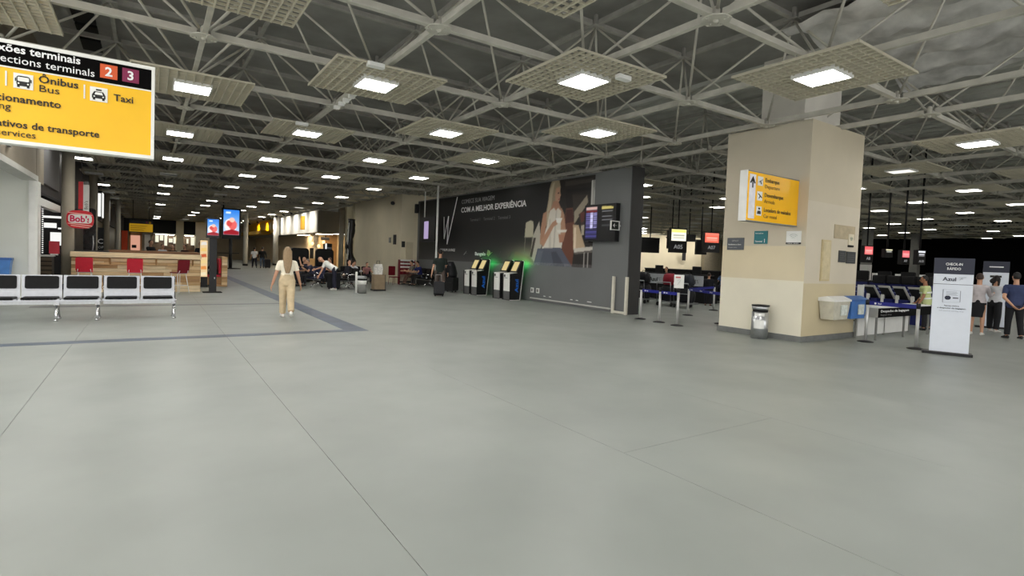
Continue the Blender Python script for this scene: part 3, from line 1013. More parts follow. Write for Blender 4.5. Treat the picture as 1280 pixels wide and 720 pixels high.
t = thing('booth_bench', 'wooden booth bench with red cushion beyond the bar counter end', 'bench', (2.50, 25.9, 0))
MB().b2((-.15, -.04, 0), (.27, 1.4, .06)).build('plinth', M_pk[2], t)
for k in range(10):
    MB().b2((.06, -.05, .06 + k * .12), (.27, -.01, .175 + k * .12)).build('plank', M_pk[k % 4], t)
MB().b2((.06, -.01, .06), (.27, 1.4, 1.26)).build('back_panel', M_pk[1], t)
MB().b2((-.5, .2, .06), (.06, 1.4, .40)).build('seat_box', M_pk[2], t)
MB().rbox((-.22, .79, .44), (.54, 1.2, .1), .03, 'y').build('seat_cushion', M_red, t)
MB().rbox((.01, .79, .85), (.09, 1.2, .65), .03, 'y').build('back_cushion', M_red, t)

# ---- advertising screens
def ad_picture():
    img = blank(22, 40, (70, 150, 230))
    E2 = (22, 40)
    for k in range(40):
        u = k / 39
        img[k, :] = (np.array((206, 226, 240)) * (1 - u) + np.array((40, 120, 220)) * u)
    fill(img, E2, ellipse_poly(10, 15, 9, 11), (238, 228, 226))
    fill(img, E2, ellipse_poly(13, 16, 6, 8), (222, 96, 92))
    fill(img, E2, ellipse_poly(8, 18, 4, 5), (206, 70, 66))
    fill(img, E2, ellipse_poly(12, 24, 3.6, 4), (240, 190, 170))
    fill(img, E2, [(0, 0), (22, 0), (22, 6), (12, 9), (0, 5)], (150, 18, 34))
    fill(img, E2, [(3, 34), (10, 34), (10, 37), (3, 37)], (220, 238, 250))
    return img
scr_pic = print_mat('screen_picture', emit=1.25)
t = thing('screen_totem', 'dark floor-standing advert screen right of the bar counter end', 'screen', (1.92, 22.45, 0))
MB().b2((-.30, -.25, 0), (.30, .25, .025)).build('base_plate', M_matte_black, t)
MB().b2((-.10, -.05, .025), (.13, .07, 2.05)).build('post', M_dark, t)
hd = MB().b2((-.22, -.09, 1.98), (.20, .09, 2.72)).build('screen_case', M_black, t)
paint_grid('screen', .36, .58, 22, 40, ad_picture(), frame_mat((-.19, -.095, 2.08), EX, EZ), scr_pic, hd)
MB().b2((.05, -.06, .5), (.08, -.05, .56)).build('lock', M_steel, t)
t = thing('hanging_screen', 'taller advert screen farther down the hall on a post to the ceiling', 'screen', (5.33, 47.9, 0))
MB().lathe([(.75, 0), (.75, .05), (.2, .08)], n=18).build('base_plate', M_matte_black, t)
MB().tube([(0, 0, .05), (0, 0, 2.5)], .12, 10).build('post', M_dark, t)
MB().tube([(-.7, 0, 4.9), (-.7, 0, 5.1)], .04, 6).build('ceiling_bracket', M_dark, t)
MB().b2((-.9, -.1, 1.2), (.6, .5, 1.26)).build('tray', M_dark, t)
hd = MB().b2((-.68, -.16, 2.35), (.68, .16, 4.75)).build('screen_case', M_black, t)
paint_grid('screen', 1.10, 1.95, 22, 40, ad_picture(), frame_mat((-.55, -.17, 2.68), EX, EZ), scr_pic, hd)
MB().tube([(-.55, 0, 4.7), (-.55, 0, 6.5)], .05, 6).build('hanger_rod', M_dark, t)

# ---- far shops at the end of the hall
t = thing('far_hanging_sign', 'small far yellow hanging sign above the end of the bar counter', 'sign', (-.55, 50.0, 0))
MB().b2((-.72, 0, 2.62), (.75, .12, 3.22)).build('panel', mat('far_yellow', (206, 158, 30), emit=.55), t)
MB().b2((-.72, -.005, 3.22), (.75, .12, 3.48)).build('header', M_black, t)
for k in range(3):
    MB().b2((-.65, -.01, 2.72 + k * .16), (.2 + .1 * k, 0, 2.76 + k * .16)).build('lettering_line', mat('line_brown', (120, 92, 20), .6), t)
for x, c in ((.30, 'tile_plum'), (.5, 'far_tile')):
    MB().b2((x, -.01, 3.28), (x + .14, 0, 3.42)).build('terminal_tile', mat(c, (220, 170, 40)), t)
for x in (-.5, .5):
    MB().tube([(x, .06, 3.48), (x, .06, 5.0)], .02, 6).build('hanger_rod', M_dark, t)
t = thing('food_kiosk', 'far orange-framed food kiosk behind the bar counter with an orange red panel', 'kiosk', (-1.2, 55.0, 0))
MB().b2((-.72, 0, 0), (-.3, .1, 2.75)).build('orange_panel', mat('kiosk_orange', (232, 82, 40), .5, 0, .05), t)
b = MB().b2((-.22, 0, 0), (-.10, .2, 2.6)).b2((.55, 0, 0), (.68, .2, 2.6)).b2((-.22, 0, 2.4), (.68, .2, 2.62))
b.build('frame', mat('kiosk_wood', (206, 140, 90), .5), t)
MB().b2((-.10, .12, 1.0), (.55, .16, 2.4)).build('lit_panel', mat('lit_peach', (240, 176, 150), emit=.75), t)
MB().b2((-.10, .05, 0), (.55, .2, 1.0)).build('kiosk_counter', mat('kiosk_maroon', (96, 34, 30), .5), t)
MB().b2((-.02, .1, 1.35), (.3, .12, 1.6)).build('dark_screen', M_dark, t)
MB().b2((.85, .3, 0), (1.25, .6, 2.5)).build('white_pier', M_white, t)
for x0, x1, lab in ((1.9, 7.2, 'wide black fascia over the lit far food court, left one'), (8.3, 10.4, 'narrower black fascia over the lit far food court, right of the pale pier')):
    pass
fc = thing('food_court_front', 'far food court front: black fascia over a bright lit opening', 'shop front', (0, 80.0, 0))
MB().b2((.3, 0, 3.15), (2.75, .3, 4.78)).build('fascia', M_matte_black, fc)
MB().b2((3.6, 0, 3.15), (4.85, .3, 4.78)).build('fascia', M_matte_black, fc)
MB().b2((-2.55, 0, 3.15), (.3, .3, 4.78)).build('fascia', M_dark, fc)
MB().b2((2.75, -.2, 0), (3.55, .4, 4.78)).build('pier', M_beige, fc)
MB().b2((4.85, -.2, 0), (6.6, .4, 4.78)).build('pier', M_beige2, fc)
MB().b2((.4, -.02, 3.05), (2.75, .3, 3.15)).build('light_edge', M_white, fc)
MB().b2((3.55, -.02, 3.05), (4.85, .3, 3.15)).build('light_edge', M_white, fc)
random.seed(5)
for k in range(9):
    x = .6 + k * .48
    if 2.6 < x < 3.6:
        continue
    MB().b2((x, 1.2, 1.6 + random.uniform(0, .7)), (x + random.uniform(.2, .42), 1.25, 2.5 + random.uniform(0, .45))).build('lit_panel', mat('lit_court', (240, 238, 214), emit=1.0), fc)
MB().b2((.3, 1.4, 0), (4.85, 1.5, 3.2)).build('back_wall', mat('court_back', (70, 56, 44), .6), fc)
MB().b2((.5, .9, 0), (4.8, 1.1, 1.2)).build('serving_counter', mat('court_counter', (90, 60, 44), .6), fc)

# ---- shop interior right of corridor, lamps and panels
t = thing('shop_display', 'far warm lit shop display with hanging lamps under the white fascia', 'shop display', (11.9, 48.6, 0))
MB().b2((-.4, 0, 0), (.9, .3, 1.0)).build('display_case', M_pk[1], t)
for dx, z in ((-.2, 2.3), (.35, 2.1), (.75, 2.45)):
    MB().ell((dx, 0, z), (.13, .13, .16), 10, 6).build('glow_lamp', mat('warm_glow', (255, 214, 150), emit=2.5), t)
    MB().tube([(dx, 0, z + .15), (dx, 0, 3.2)], .01, 5).build('lamp_cord', M_black, t)
MB().b2((-.35, .1, 1.0), (-.05, .2, 1.9)).build('dark_screen', M_black, t)
t = thing('drinks_fridge', 'white framed drinks fridge beside the slim beige column', 'fridge', (12.2, 44.6, 0))
MB().b2((-.45, 0, 0), (.1, .6, 2.3)).build('fridge_body', M_dark, t)
MB().b2((-.45, -.03, 0), (-.33, .0, 2.3)).build('lit_edge', scr, t)
for k in range(4):
    MB().b2((-.28, -.03, .45 + k * .42), (.05, 0, .75 + k * .42)).build('shelf_goods', mat('goods_pale', (150, 160, 178), .5, 0, .3, 12), t)
t = thing('exit_board', 'small dark sign hanging by the beige shop wall', 'sign', (12.5, 47.5, 2.62))
MB().b2((-.35, 0, 0), (.35, .08, .24)).build('panel', M_dark, t)
MB().tube([(0, .04, .24), (0, .04, 2.38)], .02, 5).build('hanger_rod', M_dark, t)

# track spotlights washing the white fascia, warm lamps inside the shops
def spot(x, y, z, aim, power, label, size=2.0, col=(1, .93, .82)):
    t = thing('spotlight', label, 'lamp', (x, y, z), 0, 'spotlights over the shop fascias')
    d = (Vector(aim) - Vector((x, y, z))).normalized()
    MB().tube([(0, 0, 0), tuple(d * .22)], .07, 8).build('lamp_head', M_dark, t)
    MB().tube([(0, 0, 0), (0, 0, (6.96 if x > 13 else 6.9) - z)], .015, 6).build('stem', M_dark, t)
    l = bpy.data.lights.new('bulb', 'SPOT')
    l.energy = power
    l.spot_size = size
    l.spot_blend = .8
    l.shadow_soft_size = .06
    l.color = col
    o = bpy.data.objects.new('bulb', l)
    COL.objects.link(o)
    o.parent = t
    o.location = d * .25
    o.rotation_euler = d.to_track_quat('-Z', 'Y').to_euler()
for k, y in enumerate((47.6, 50.6, 53.8, 57.2, 60.6)):
    spot(9.6, y, 4.75, (11.42, y, 4.0), 280, '%s spotlight washing the white shop fascia, counted from its near corner' % ORD[k])
spot(10.2, 68.0, 4.75, (11.4, 68.5, 4.0), 420, 'spotlight washing the yellow shop fascia, near one', 1.5, (1, .8, .4))
spot(10.2, 74.0, 4.75, (11.4, 74.5, 4.0), 420, 'spotlight washing the yellow shop fascia, far one', 1.5, (1, .8, .4))
def panel_lamp(x, y, z, sx, sy, e, label, col=(255, 232, 196)):
    t = thing('ceiling_lamp', label, 'ceiling light', (x, y, z))
    MB().b2((-sx / 2 - .03, -sy / 2 - .03, .0), (sx / 2 + .03, sy / 2 + .03, .05)).build('lamp_housing', M_white, t)
    MB().b2((-sx / 2, -sy / 2, -.015), (sx / 2, sy / 2, 0)).build('diffuser', mat('lamp_%d_%d' % (e, col[2]), col, emit=e), t)
for k, x in enumerate((47.5, 52.0, 56.5)):
    spot(x, 40.2, 4.7, (x, 43.6, 2.6), 380, '%s wall-washing spotlight before the far beige check-in wall, from the left' % ORD[k], 2.3)
panel_lamp(1.6, 80.7, 3.0, 2.0, .6, 30, 'lamp inside the far food court opening, left one', (255, 246, 222))
panel_lamp(4.2, 80.7, 3.0, 1.0, .6, 30, 'lamp inside the far food court opening, right one', (255, 246, 222))
panel_lamp(12.4, 47.6, 3.12, 1.2, .8, 22, 'warm ceiling lamp inside the shop under the white fascia, near one')
panel_lamp(15.5, 47.8, 3.12, 1.2, .8, 22, 'warm ceiling lamp inside the shop, right one by the beige wall')
panel_lamp(12.2, 54.0, 3.12, .8, 1.6, 22, 'warm ceiling lamp inside the shop under the white fascia, far one')
panel_lamp(-4.2, 25.2, 3.24, 1.4, .5, 9, 'added ceiling lamp brightening the burger shop on the left', (255, 248, 236))  # lamp added only to brighten the shop interior

# ---- tall black wrapped totem
t = thing('wrapped_totem', 'tall black wrapped totem with white edge before the beige wall', 'totem', (10.5, 34.0, 0))
rs = []
random.seed(9)
for k in range(22):
    z = 3.75 * k / 21
    ww = (.28 if z < 1.3 else .20) * random.uniform(.8, 1.2)
    off = .06 * math.sin(z * 2.3) + (.05 if z < 1.5 else 0)
    rs.append([(off + ww * math.cos(2 * PI * i / 14) * random.uniform(.9, 1.1), .22 * math.sin(2 * PI * i / 14), z) for i in range(14)])
MB().rings(rs).build('wrapping', mat('black_wrap', (10, 10, 11), .35, 0, .1), t)
MB().tube([(-.20, -.12, 1.2), (-.17, -.14, 1.7), (-.20, -.13, 2.2), (-.19, -.12, 2.9), (-.15, -.12, 3.5)], .035, 6).build('white_edge', M_white, t)  # plain white tube down the left edge
# ================================================================== ADVERT WALL
WX = 12.62
ND = Vector((0, -1, 0))           # reading direction on faces that look towards -X
t = thing('wall_advert_print', 'huge dark advert print with a seated blonde woman holding a cup', 'poster', (0, 0, 0))
Y0, Z0, W_, H_ = 28.3, 1.42, 14.4, 3.2
nx, ny = 440, 100
img = blank(nx, ny, (17, 17, 17))
gx, gy = np.meshgrid(np.linspace(0, W_, nx), np.linspace(0, H_, ny))
def pp(L):
    return [(Y0 - y, z - Z0) for y, z in L]
E_ = (W_, H_)
# print background: darker at the top, fading to grey at the bottom, pale round patch top centre
img += (np.clip(1 - gy / 1.6, 0, 1) ** 1.5 * 52)[..., None]
img += (42 * np.exp(-((gx - 10.0) ** 2 / 1.6 + (gy - 3.0) ** 2 / .16)))[..., None]
gl = np.exp(-((gx - 10.6) ** 2 / 2.2 + (gy - .35) ** 2 / .22))
img += gl[..., None] * np.array((84, 74, 58))
F = lambda L, c, a=1.0: fill(img, E_, pp(L), c, alpha=a)
F([(16.2, 4.62), (13.9, 4.62), (13.9, 1.42), (15.4, 1.42)], (34, 29, 27))
F([(15.5, 4.55), (14.0, 4.5), (14.0, 4.38), (15.5, 4.36)], (62, 56, 52))
F([(15.5, 4.25), (14.1, 4.2), (14.1, 4.1), (15.4, 4.1)], (18, 15, 14))
F([(15.45, 4.05), (14.3, 3.98), (14.9, 3.3), (15.4, 3.3)], (60, 50, 44), .6)
F([(14.95, 3.40), (14.29, 3.96), (14.22, 3.70), (14.74, 3.15), (14.92, 2.95)], (150, 140, 122))
F([(14.70, 3.3), (14.2, 3.5), (13.95, 3.1), (14.1, 2.6), (14.5, 2.75)], (58, 44, 40))
F([(14.55, 2.9), (14.25, 2.95), (14.2, 2.6), (14.5, 2.55)], (178, 168, 152))
F([(14.62, 3.35), (14.35, 3.4), (14.4, 3.05), (14.55, 3.0)], (110, 50, 44), .7)
for a, c in ((14.08, 13.98), (13.95, 13.90)):
    F([(a, 4.44), (c, 4.44), (c - .02, 3.6), (a, 3.6)], (196, 196, 190))
# second woman in brown, her hair, pale coat
F([(15.48, 4.08), (15.12, 4.10), (15.01, 3.63), (15.06, 3.45), (15.36, 3.42)], (22, 17, 16))
F([(15.41, 3.55), (15.04, 3.55), (14.90, 2.9), (14.87, 2.08), (14.95, 1.45), (15.5, 1.5), (15.60, 2.4), (15.5, 3.0)], (104, 62, 46))
F([(15.40, 3.5), (15.05, 3.5), (14.95, 3.05), (15.42, 3.0)], (66, 30, 28))
F([(14.98, 2.95), (14.68, 2.92), (14.27, 2.12), (14.51, 1.95), (14.92, 2.05)], (186, 162, 132))
F([(14.92, 2.85), (14.80, 2.85), (14.78, 2.05), (14.90, 2.05)], (222, 206, 182))
F([(14.90, 2.09), (13.85, 2.17), (13.85, 2.04), (14.86, 1.94)], (196, 192, 182))
F([(14.86, 1.95), (13.9, 2.03), (13.9, 1.96), (14.84, 1.88)], (96, 90, 84))
for a in (14.35, 14.15):
    F([(a, 1.95), (a - .06, 1.95), (a - .06, 1.42), (a, 1.42)], (170, 168, 160))
# pale chairs
F([(17.92, 3.12), (17.60, 3.20), (17.42, 3.15), (17.38, 2.97), (17.40, 2.52), (17.98, 2.52)], (184, 178, 156))
for a in (17.95, 17.47):
    F([(a, 2.55), (a - .05, 2.55), (a - .02, 1.85), (a + .03, 1.85)], (120, 116, 104))
F([(17.38, 2.62), (17.02, 3.15), (16.80, 2.18), (17.24, 1.52), (17.55, 1.78)], (180, 174, 162))
F([(17.35, 2.5), (17.2, 2.5), (17.42, 1.72), (17.56, 1.76)], (64, 56, 50))
F([(18.6, 1.95), (17.6, 1.75), (17.3, 1.42), (18.9, 1.42)], (128, 106, 84), .55)
# blonde woman
F([(16.45, 4.35), (16.32, 4.62), (16.08, 4.70), (15.86, 4.60), (15.77, 4.35), (15.80, 4.2), (15.98, 4.1), (16.05, 3.75), (16.25, 3.3), (16.45, 2.92), (16.62, 2.95), (16.6, 3.5), (16.5, 3.9)], (150, 136, 112))
F([(16.40, 4.3), (16.25, 4.55), (16.12, 4.58), (16.24, 4.1), (16.32, 3.5), (16.5, 3.0), (16.58, 3.3)], (188, 176, 150), .8)
F([(16.04, 4.34), (15.84, 4.38), (15.78, 4.14), (15.74, 4.06), (15.79, 3.98), (15.79, 3.88), (15.86, 3.80), (16.05, 3.86), (16.1, 4.1)], (182, 142, 118))
F([(15.93, 4.16), (15.83, 4.17), (15.83, 4.13), (15.93, 4.12)], (70, 50, 44))
F([(15.88, 3.93), (15.80, 3.94), (15.80, 3.90), (15.88, 3.90)], (136, 62, 60))
F([(16.16, 3.88), (15.88, 3.84), (15.72, 3.60), (15.60, 3.45), (16.5, 3.45), (16.3, 3.6)], (168, 124, 100))
F([(16.36, 3.52), (16.12, 3.62), (16.0, 3.50), (15.88, 3.60), (15.64, 3.44), (15.50, 2.81), (15.58, 2.08), (16.78, 2.05), (16.70, 2.57), (16.52, 2.95)], (212, 206, 194))
F([(16.0, 3.5), (15.94, 3.5), (16.0, 2.1), (16.1, 2.1)], (176, 170, 158), .7)
F([(16.40, 3.2), (16.3, 3.2), (16.2, 2.1), (16.35, 2.1)], (186, 180, 168), .7)
F([(16.78, 3.44), (16.56, 3.50), (16.56, 3.0), (16.74, 2.2), (16.92, 2.26), (16.90, 2.9)], (172, 128, 102))
F([(16.92, 2.32), (16.70, 2.14), (16.10, 2.90), (15.86, 3.0), (15.95, 3.17), (16.20, 3.06)], (180, 136, 110))
F([(15.68, 3.6), (15.50, 3.34), (15.37, 2.71), (15.49, 2.34), (15.70, 2.38), (15.66, 2.71), (15.70, 3.2)], (176, 134, 108))
F([(15.80, 2.62), (15.45, 2.58), (15.50, 2.32), (15.72, 2.30)], (172, 122, 98))
F([(16.0, 3.22), (15.60, 3.22), (15.68, 3.04), (15.92, 3.04)], (232, 230, 224))
F([(15.92, 2.78), (15.30, 2.78), (15.36, 2.68), (15.85, 2.68)], (226, 222, 214))
F([(17.06, 2.08), (15.64, 2.12), (14.92, 1.42), (17.30, 1.42)], (84, 88, 102))
F([(16.2, 1.95), (15.9, 1.98), (15.35, 1.42), (16.0, 1.42)], (62, 66, 78), .8)
F([(17.0, 2.0), (16.7, 2.0), (16.9, 1.42), (17.25, 1.42)], (104, 108, 122), .7)
# slightly ragged pale lower edge of the print
rng = np.random.default_rng(2)
edge = (gy < .10) & (gx > 9.2)
img[edge] = img[edge] * .7 + rng.uniform(120, 200, size=(edge.sum(), 1)) * .3
paint_grid('print_sheet', W_, H_, nx, ny, img, frame_mat((WX - .005, Y0, Z0), ND, EZ), print_mat('advert_print', .55), t)
px_ = WX - .010
def wt(s, y, z, h, w=None, m=M_letter_w, bold=0.0):
    return text(s, (px_, y, z), ND, EZ, h, m, t, 'LEFT', bold, w)
M_letter_g = mat('grey_lettering', (172, 172, 172), .5, 0, 0)
M_letter_d = mat('dim_lettering', (100, 100, 100), .5, 0, 0)
wt('COMECE SUA VIAGEM', 23.42, 4.21, .20, 3.0, M_letter_g)
wt('COM A MELHOR EXPERIÊNCIA', 23.44, 3.79, .245, 5.5, M_letter_w, .022)
wt('Terminal 1    Terminal 2    Terminal 3', 22.53, 3.33, .14, 3.45, M_letter_d)
W = [(25.23, 3.66), (25.15, 2.52), (24.73, 3.68), (24.80, 2.25), (23.84, 4.58)]
b = MB()
for (a, z0), (c, z1) in zip(W[:-1], W[1:]):
    b.bar((px_, a, z0), (px_, c, z1), .075, .004)
b.build('letter_mark', M_letter_w, t)
wt('PREMIUM LOUNGE', 25.6, 1.90, .13, 1.65)
b = MB()
b.bar((px_, 23.0, 1.74), (px_, 22.75, 1.92), .05, .004).bar((px_, 22.9, 1.82), (px_, 22.72, 1.84), .04, .004)
b.build('small_emblem', M_letter_g, t)
wt('Bangelo', 21.95, 1.74, .15, .95, M_letter_w, .02)
b = MB()
b.prism([(20.9, 1.78), (20.72, 1.72), (20.55, 1.82), (20.62, 1.95), (20.8, 2.0)], px_ - .002, px_ + .002, 'x')
b.bar((px_, 20.75, 1.7), (px_, 20.4, 1.9), .05, .004)
b.build('small_emblem', mat('emblem_sage', (150, 160, 120), .5), t)
for y in (19.9, 19.0):
    MB().bar((px_, y, 1.68), (px_, y - .18, 1.95), .02, .004).build('thin_stroke', M_letter_d, t)

# flight information screens
fids = thing('flight_display', 'pair of black flight information screens on the dark advert wall', 'screen', (WX, 13.4, 0))
MB().b2((-.20, -.75, 2.33), (-.02, .75, 3.56)).build('cabinet', M_black, fids)
MB().b2((-.02, -.4, 2.6), (0, .4, 3.3)).build('wall_mount', M_grey, fids)
img = blank(24, 40, (16, 14, 40))
E2 = (24, 40)
fill(img, E2, [(1, 36), (23, 36), (23, 39.5), (1, 39.5)], (214, 178, 168))
fill(img, E2, [(1, 33), (23, 33), (23, 35.5), (1, 35.5)], (110, 16, 22))
for k in range(11):
    z = 31.2 - k * 1.75
    fill(img, E2, [(1, z), (10, z), (10, z + 1.1), (1, z + 1.1)], (120, 112, 178))
    fill(img, E2, [(10, z - .4), (15, z - .4), (15, z + 1.4), (10, z + 1.4)], (214, 210, 250))
    fill(img, E2, [(16, z), (23, z), (23, z + 1.1), (16, z + 1.1)], (166, 160, 220))
for k in range(6):
    z = 10.6 - k * 1.7
    fill(img, E2, [(1, z), (23, z), (23, z + .8), (1, z + .8)], (86, 82, 160))
paint_grid('screen', .60, 1.10, 24, 40, img, frame_mat((-.205, .70, 2.40), ND, EZ), print_mat('fids_screen', emit=.9), fids)
img = blank(24, 40, (6, 6, 7))
fill(img, E2, [(1, 35.5), (23, 35.5), (23, 38), (1, 39.2)], (206, 190, 110))
for z in (32.5, 26, 22, 15.5):
    fill(img, E2, [(2, z), (22, z), (22, z + .9), (2, z + 1.1)], (120, 120, 124))
paint_grid('screen', .60, 1.10, 24, 40, img, frame_mat((-.205, -.06, 2.42), ND, EZ), print_mat('fids_screen', emit=.9), fids)

t = thing('exit_sign', 'small square projecting emergency exit sign at the dark wall end', 'sign', (WX, 12.62, 0))
MB().b2((-.44, -.025, 2.68), (-.05, .025, 2.98)).build('sign_frame', M_white, t)
MB().b2((-.415, -.03, 2.71), (-.12, .03, 2.95)).build('sign_face', mat('exit_dark', (34, 40, 36), .5), t)
b = MB()
b.bar((-.33, -.033, 2.83), (-.20, -.033, 2.83), .03, .004).prism([(-.37, 2.83), (-.29, 2.90), (-.29, 2.76)], -.035, -.031, 'y')
b.build('arrow', M_letter_w, t)
MB().b2((-.06, -.015, 2.80), (0, .015, 2.86)).build('bracket', M_steel, t)

t = thing('bumper_rail', 'pale U-shaped bumper rail at the end of the dark advert wall', 'rail', (12.52, 12.42, 0))
b = MB()
M_pale = mat('pale_rail', (214, 210, 196), .5, 0, .05)
for y in (-.29, .29):
    MB().b2((-.04, y - .04, 0), (.04, y + .04, 1.2)).build('post', M_pale, t)
MB().b2((-.04, -.25, .02), (.04, .25, .09)).build('cross_bar', M_pale, t)

# self check-in kiosks against the advert wall
def kiosk(y, label, group=None):
    t = thing('check_in_kiosk', label, 'kiosk', (12.05, y, 0))
    W2 = .275
    MB().prism([(-.29, 0), (.19, 0), (.28, .9), (.34, 1.56), (.26, 1.58), (.02, 1.08), (-.32, 1.04), (-.30, .4)], -W2, W2, 'y').build('body', M_black, t)
    MB().prism([(-.325, .36), (-.30, .36), (-.31, 1.06), (-.335, 1.06)], -W2, W2 - .14, 'y').build('front_panel', M_white, t)
    MB().prism([(-.31, .02), (-.29, .02), (-.305, .35), (-.325, .35)], -W2, W2 - .14, 'y').build('lower_panel', mat('kiosk_grey', (92, 92, 92), .5), t)
    MB().prism([(-.335, 1.045), (.03, 1.085), (.03, 1.10), (-.335, 1.065)], -W2, W2 - .14, 'y').build('shelf', M_white, t)
    # slanted screen head
    R = Matrix.Rotation(math.radians(26), 3, 'Y')
    hb = MB().box((.14, -.02, 1.33), (.045, .50, .54), R)
    hd = hb.build('screen_head', M_black, t)
    sm = MB().box((.11, -.02, 1.34), (.012, .34, .40), R)
    sm.build('screen', mat('kiosk_screen', (236, 214, 150), emit=.8), hd)
    MB().prism([(-.345, 1.0), (-.34, .93), (-.33, .9), (-.33, 1.02)], W2 - .26, W2 - .18, 'y').build('card_reader', M_black, t)
    MB().b2((-.342, -.15, .87), (-.337, .08, .885)).build('lettering_line', M_letter_k, t)
    # white outline on the side face and blue lettering
    e = MB()
    side = [(-.29, .01), (.19, .01), (.28, .9), (.34, 1.56), (.26, 1.58)]
    for (a, z0), (c, z1) in zip(side[:-1], side[1:]):
        e.bar((a, -W2 - .004, z0), (c, -W2 - .004, z1), .018, .022)
    e.build('edge_trim', M_white, t)
    text('Azul', (.10, -W2 - .003, .32), EZ, (-1, 0, 0), .15, mat('side_blue', (30, 100, 190), emit=.5), t, 'LEFT', .02, .52)
    MB().b2((.335, -.2, 1.40), (.355, .2, 1.50)).build('status_light', mat('green_light', (40, 255, 110), emit=14.0), t)
    return t
kiosk(21.12, 'self check-in kiosk farthest left, beside the man with the suitcase')
kiosk(20.47, 'self check-in kiosk with visible black side, right one of the far pair')
kiosk(18.62, 'self check-in kiosk left one of the near pair on the advert wall')
kiosk(17.90, 'nearest self check-in kiosk, rightmost on the advert wall, with black side and blue letters')

# hanging pole and hung screen at the left end of the advert wall
t = thing('white_pole', 'slim white pole from floor to roof behind the man with the suitcase', 'pole', (11.45, 23.65, 0))
MB().tube([(0, 0, .02), (0, 0, 5.0)], .05, 10).build('pole', M_white, t)
MB().lathe([(.12, 0), (.12, .02)], n=12).build('base_flange', M_white, t)
t = thing('hung_screen', 'black hung screen with a pale lilac strip at the far end of the advert wall', 'screen', (12.0, 25.6, 0))
MB().b2((-.14, -.85, 2.36), (.05, .95, 3.62)).build('cabinet', M_black, t)
MB().b2((-.145, -.10, 2.50), (-.14, .42, 3.40)).build('lit_strip', mat('lilac_screen', (190, 170, 214), emit=.8), t)
MB().b2((-.145, .5, 2.55), (-.14, .82, 3.35)).build('dark_screen', M_dark, t)
MB().tube([(-.05, .6, 3.62), (-.05, .6, 5.0)], .035, 8).build('hanger_rod', M_white, t)

# shelf rack with red and white goods, red chairs beside it
t = thing('red_white_rack', 'rack striped red and white before the beige block', 'rack', (11.87, 28.2, 0))
for z in (.92, 1.10, 1.28):
    MB().b2((-.42, -.12, z), (.42, .12, z + .09)).build('white_shelf', M_white, t)
for k in range(4):
    MB().b2((-.42 + k * .22, -.11, .55), (-.25 + k * .22, .11, .9)).build('red_case', M_maroon, t)
for z in (.99, 1.17):
    for k in range(4):
        MB().b2((-.40 + k * .21, -.10, z), (-.24 + k * .21, .10, z + .105)).build('red_box', M_maroon, t)
for s in (-1, 1):
    MB().b2((s * .44 - .02, -.12, 0), (s * .44 + .02, .12, 1.36)).build('side_panel', M_maroon, t)
MB().b2((-.42, -.12, .1), (.42, .12, .16)).build('bottom_shelf', M_dark, t)
for x, lab in ((10.95, 'folded red chair leaning by the beige block, left of the striped rack'),):
    t = thing('red_chair', lab, 'chair', (x, 27.7, 0), math.radians(15))
    MB().rbox((0, 0, .42), (.42, .42, .05), .04, 'z').build('seat', M_maroon, t)
    MB().rbox((0, .2, .75), (.42, .04, .5), .04, 'y').build('backrest', M_maroon, t)
    for sx in (-1, 1):
        for sy in (-1, 1):
            MB().tube([(sx * .18, sy * .18, .40), (sx * .21, sy * .21, 0)], .015, 6).build('leg', M_maroon, t)

# ================================================================== WAITING AREA
def row_seat(x, y, rz, seats, label, m_pad=M_pad):
    t = thing('row_seating', label, 'bench', (x, y, 0), rz)
    p = .58
    W = p * seats
    MB().b2((-W / 2, .02, .32), (W / 2, .10, .39)).build('beam', M_steel, t)
    for k in range(seats):
        cx = -W / 2 + p * (k + .5)
        MB().rbox((cx, .02, .43), (.5, .48, .06), .02, 'y').build('seat', m_pad, t)
        bb = MB().rbox((0, 0, 0), (.5, .05, .5), .05, 'y')
        R = Matrix.Rotation(math.radians(-14), 3, 'X')
        bb.v = [tuple(R @ Vector(v) + Vector((cx, .30, .70))) for v in bb.v]
        bb.build('backrest', m_pad, t)
    for k in range(seats + 1):
        x0 = -W / 2 + p * k
        MB().tube([(x0, .26, .44), (x0, .22, .64), (x0, .12, .67), (x0, -.16, .66), (x0, -.22, .60), (x0, -.18, .42)], .018, 6).build('armrest', M_chrome, t)
    for x0 in (-W / 2 + .25, W / 2 - .25):
        MB().tube([(x0, -.26, .0), (x0, -.12, .14), (x0, .06, .22), (x0, .06, .34)], .028, 6).tube([(x0, .34, 0), (x0, .2, .14), (x0, .06, .22)], .028, 6).build('leg', M_chrome, t)
    return t
M_navyseat = mat('seat_navy', (40, 44, 74), .5, 0, .1, 6)
row_seat(6.05, 26.2, math.radians(-75), 4, 'row of dark waiting seats facing the hall behind the walking woman', M_navyseat)
row_seat(7.38, 24.4, math.radians(-80), 2, 'short row of black waiting seats with chrome arms beside the trash bin')
row_seat(8.9, 27.3, math.radians(10), 3, 'row of black waiting seats before the beige wall, behind the cardboard box', M_pad)
for x, lab in ((6.65, 'black high-backed massage chair left one behind the bald seated man'), (7.95, 'black high-backed massage chair right one, behind the bending man')):
    t = thing('massage_chair', lab, 'armchair', (x, 30.3, 0))
    MB().rbox((0, 0, 1.15), (.92, .30, 1.28), .18, 'y').build('backrest', M_pad, t)
    MB().rbox((0, -.45, .35), (.72, .75, .5), .1, 'y').build('seat', M_pad, t)
    for s in (-1, 1):
        MB().rbox((s * .43, -.4, .40), (.2, .85, .72), .08, 'x').build('armrest', M_pad, t)
    MB().b2((-.4, -.7, 0), (.4, .2, .12)).build('base', M_black, t)

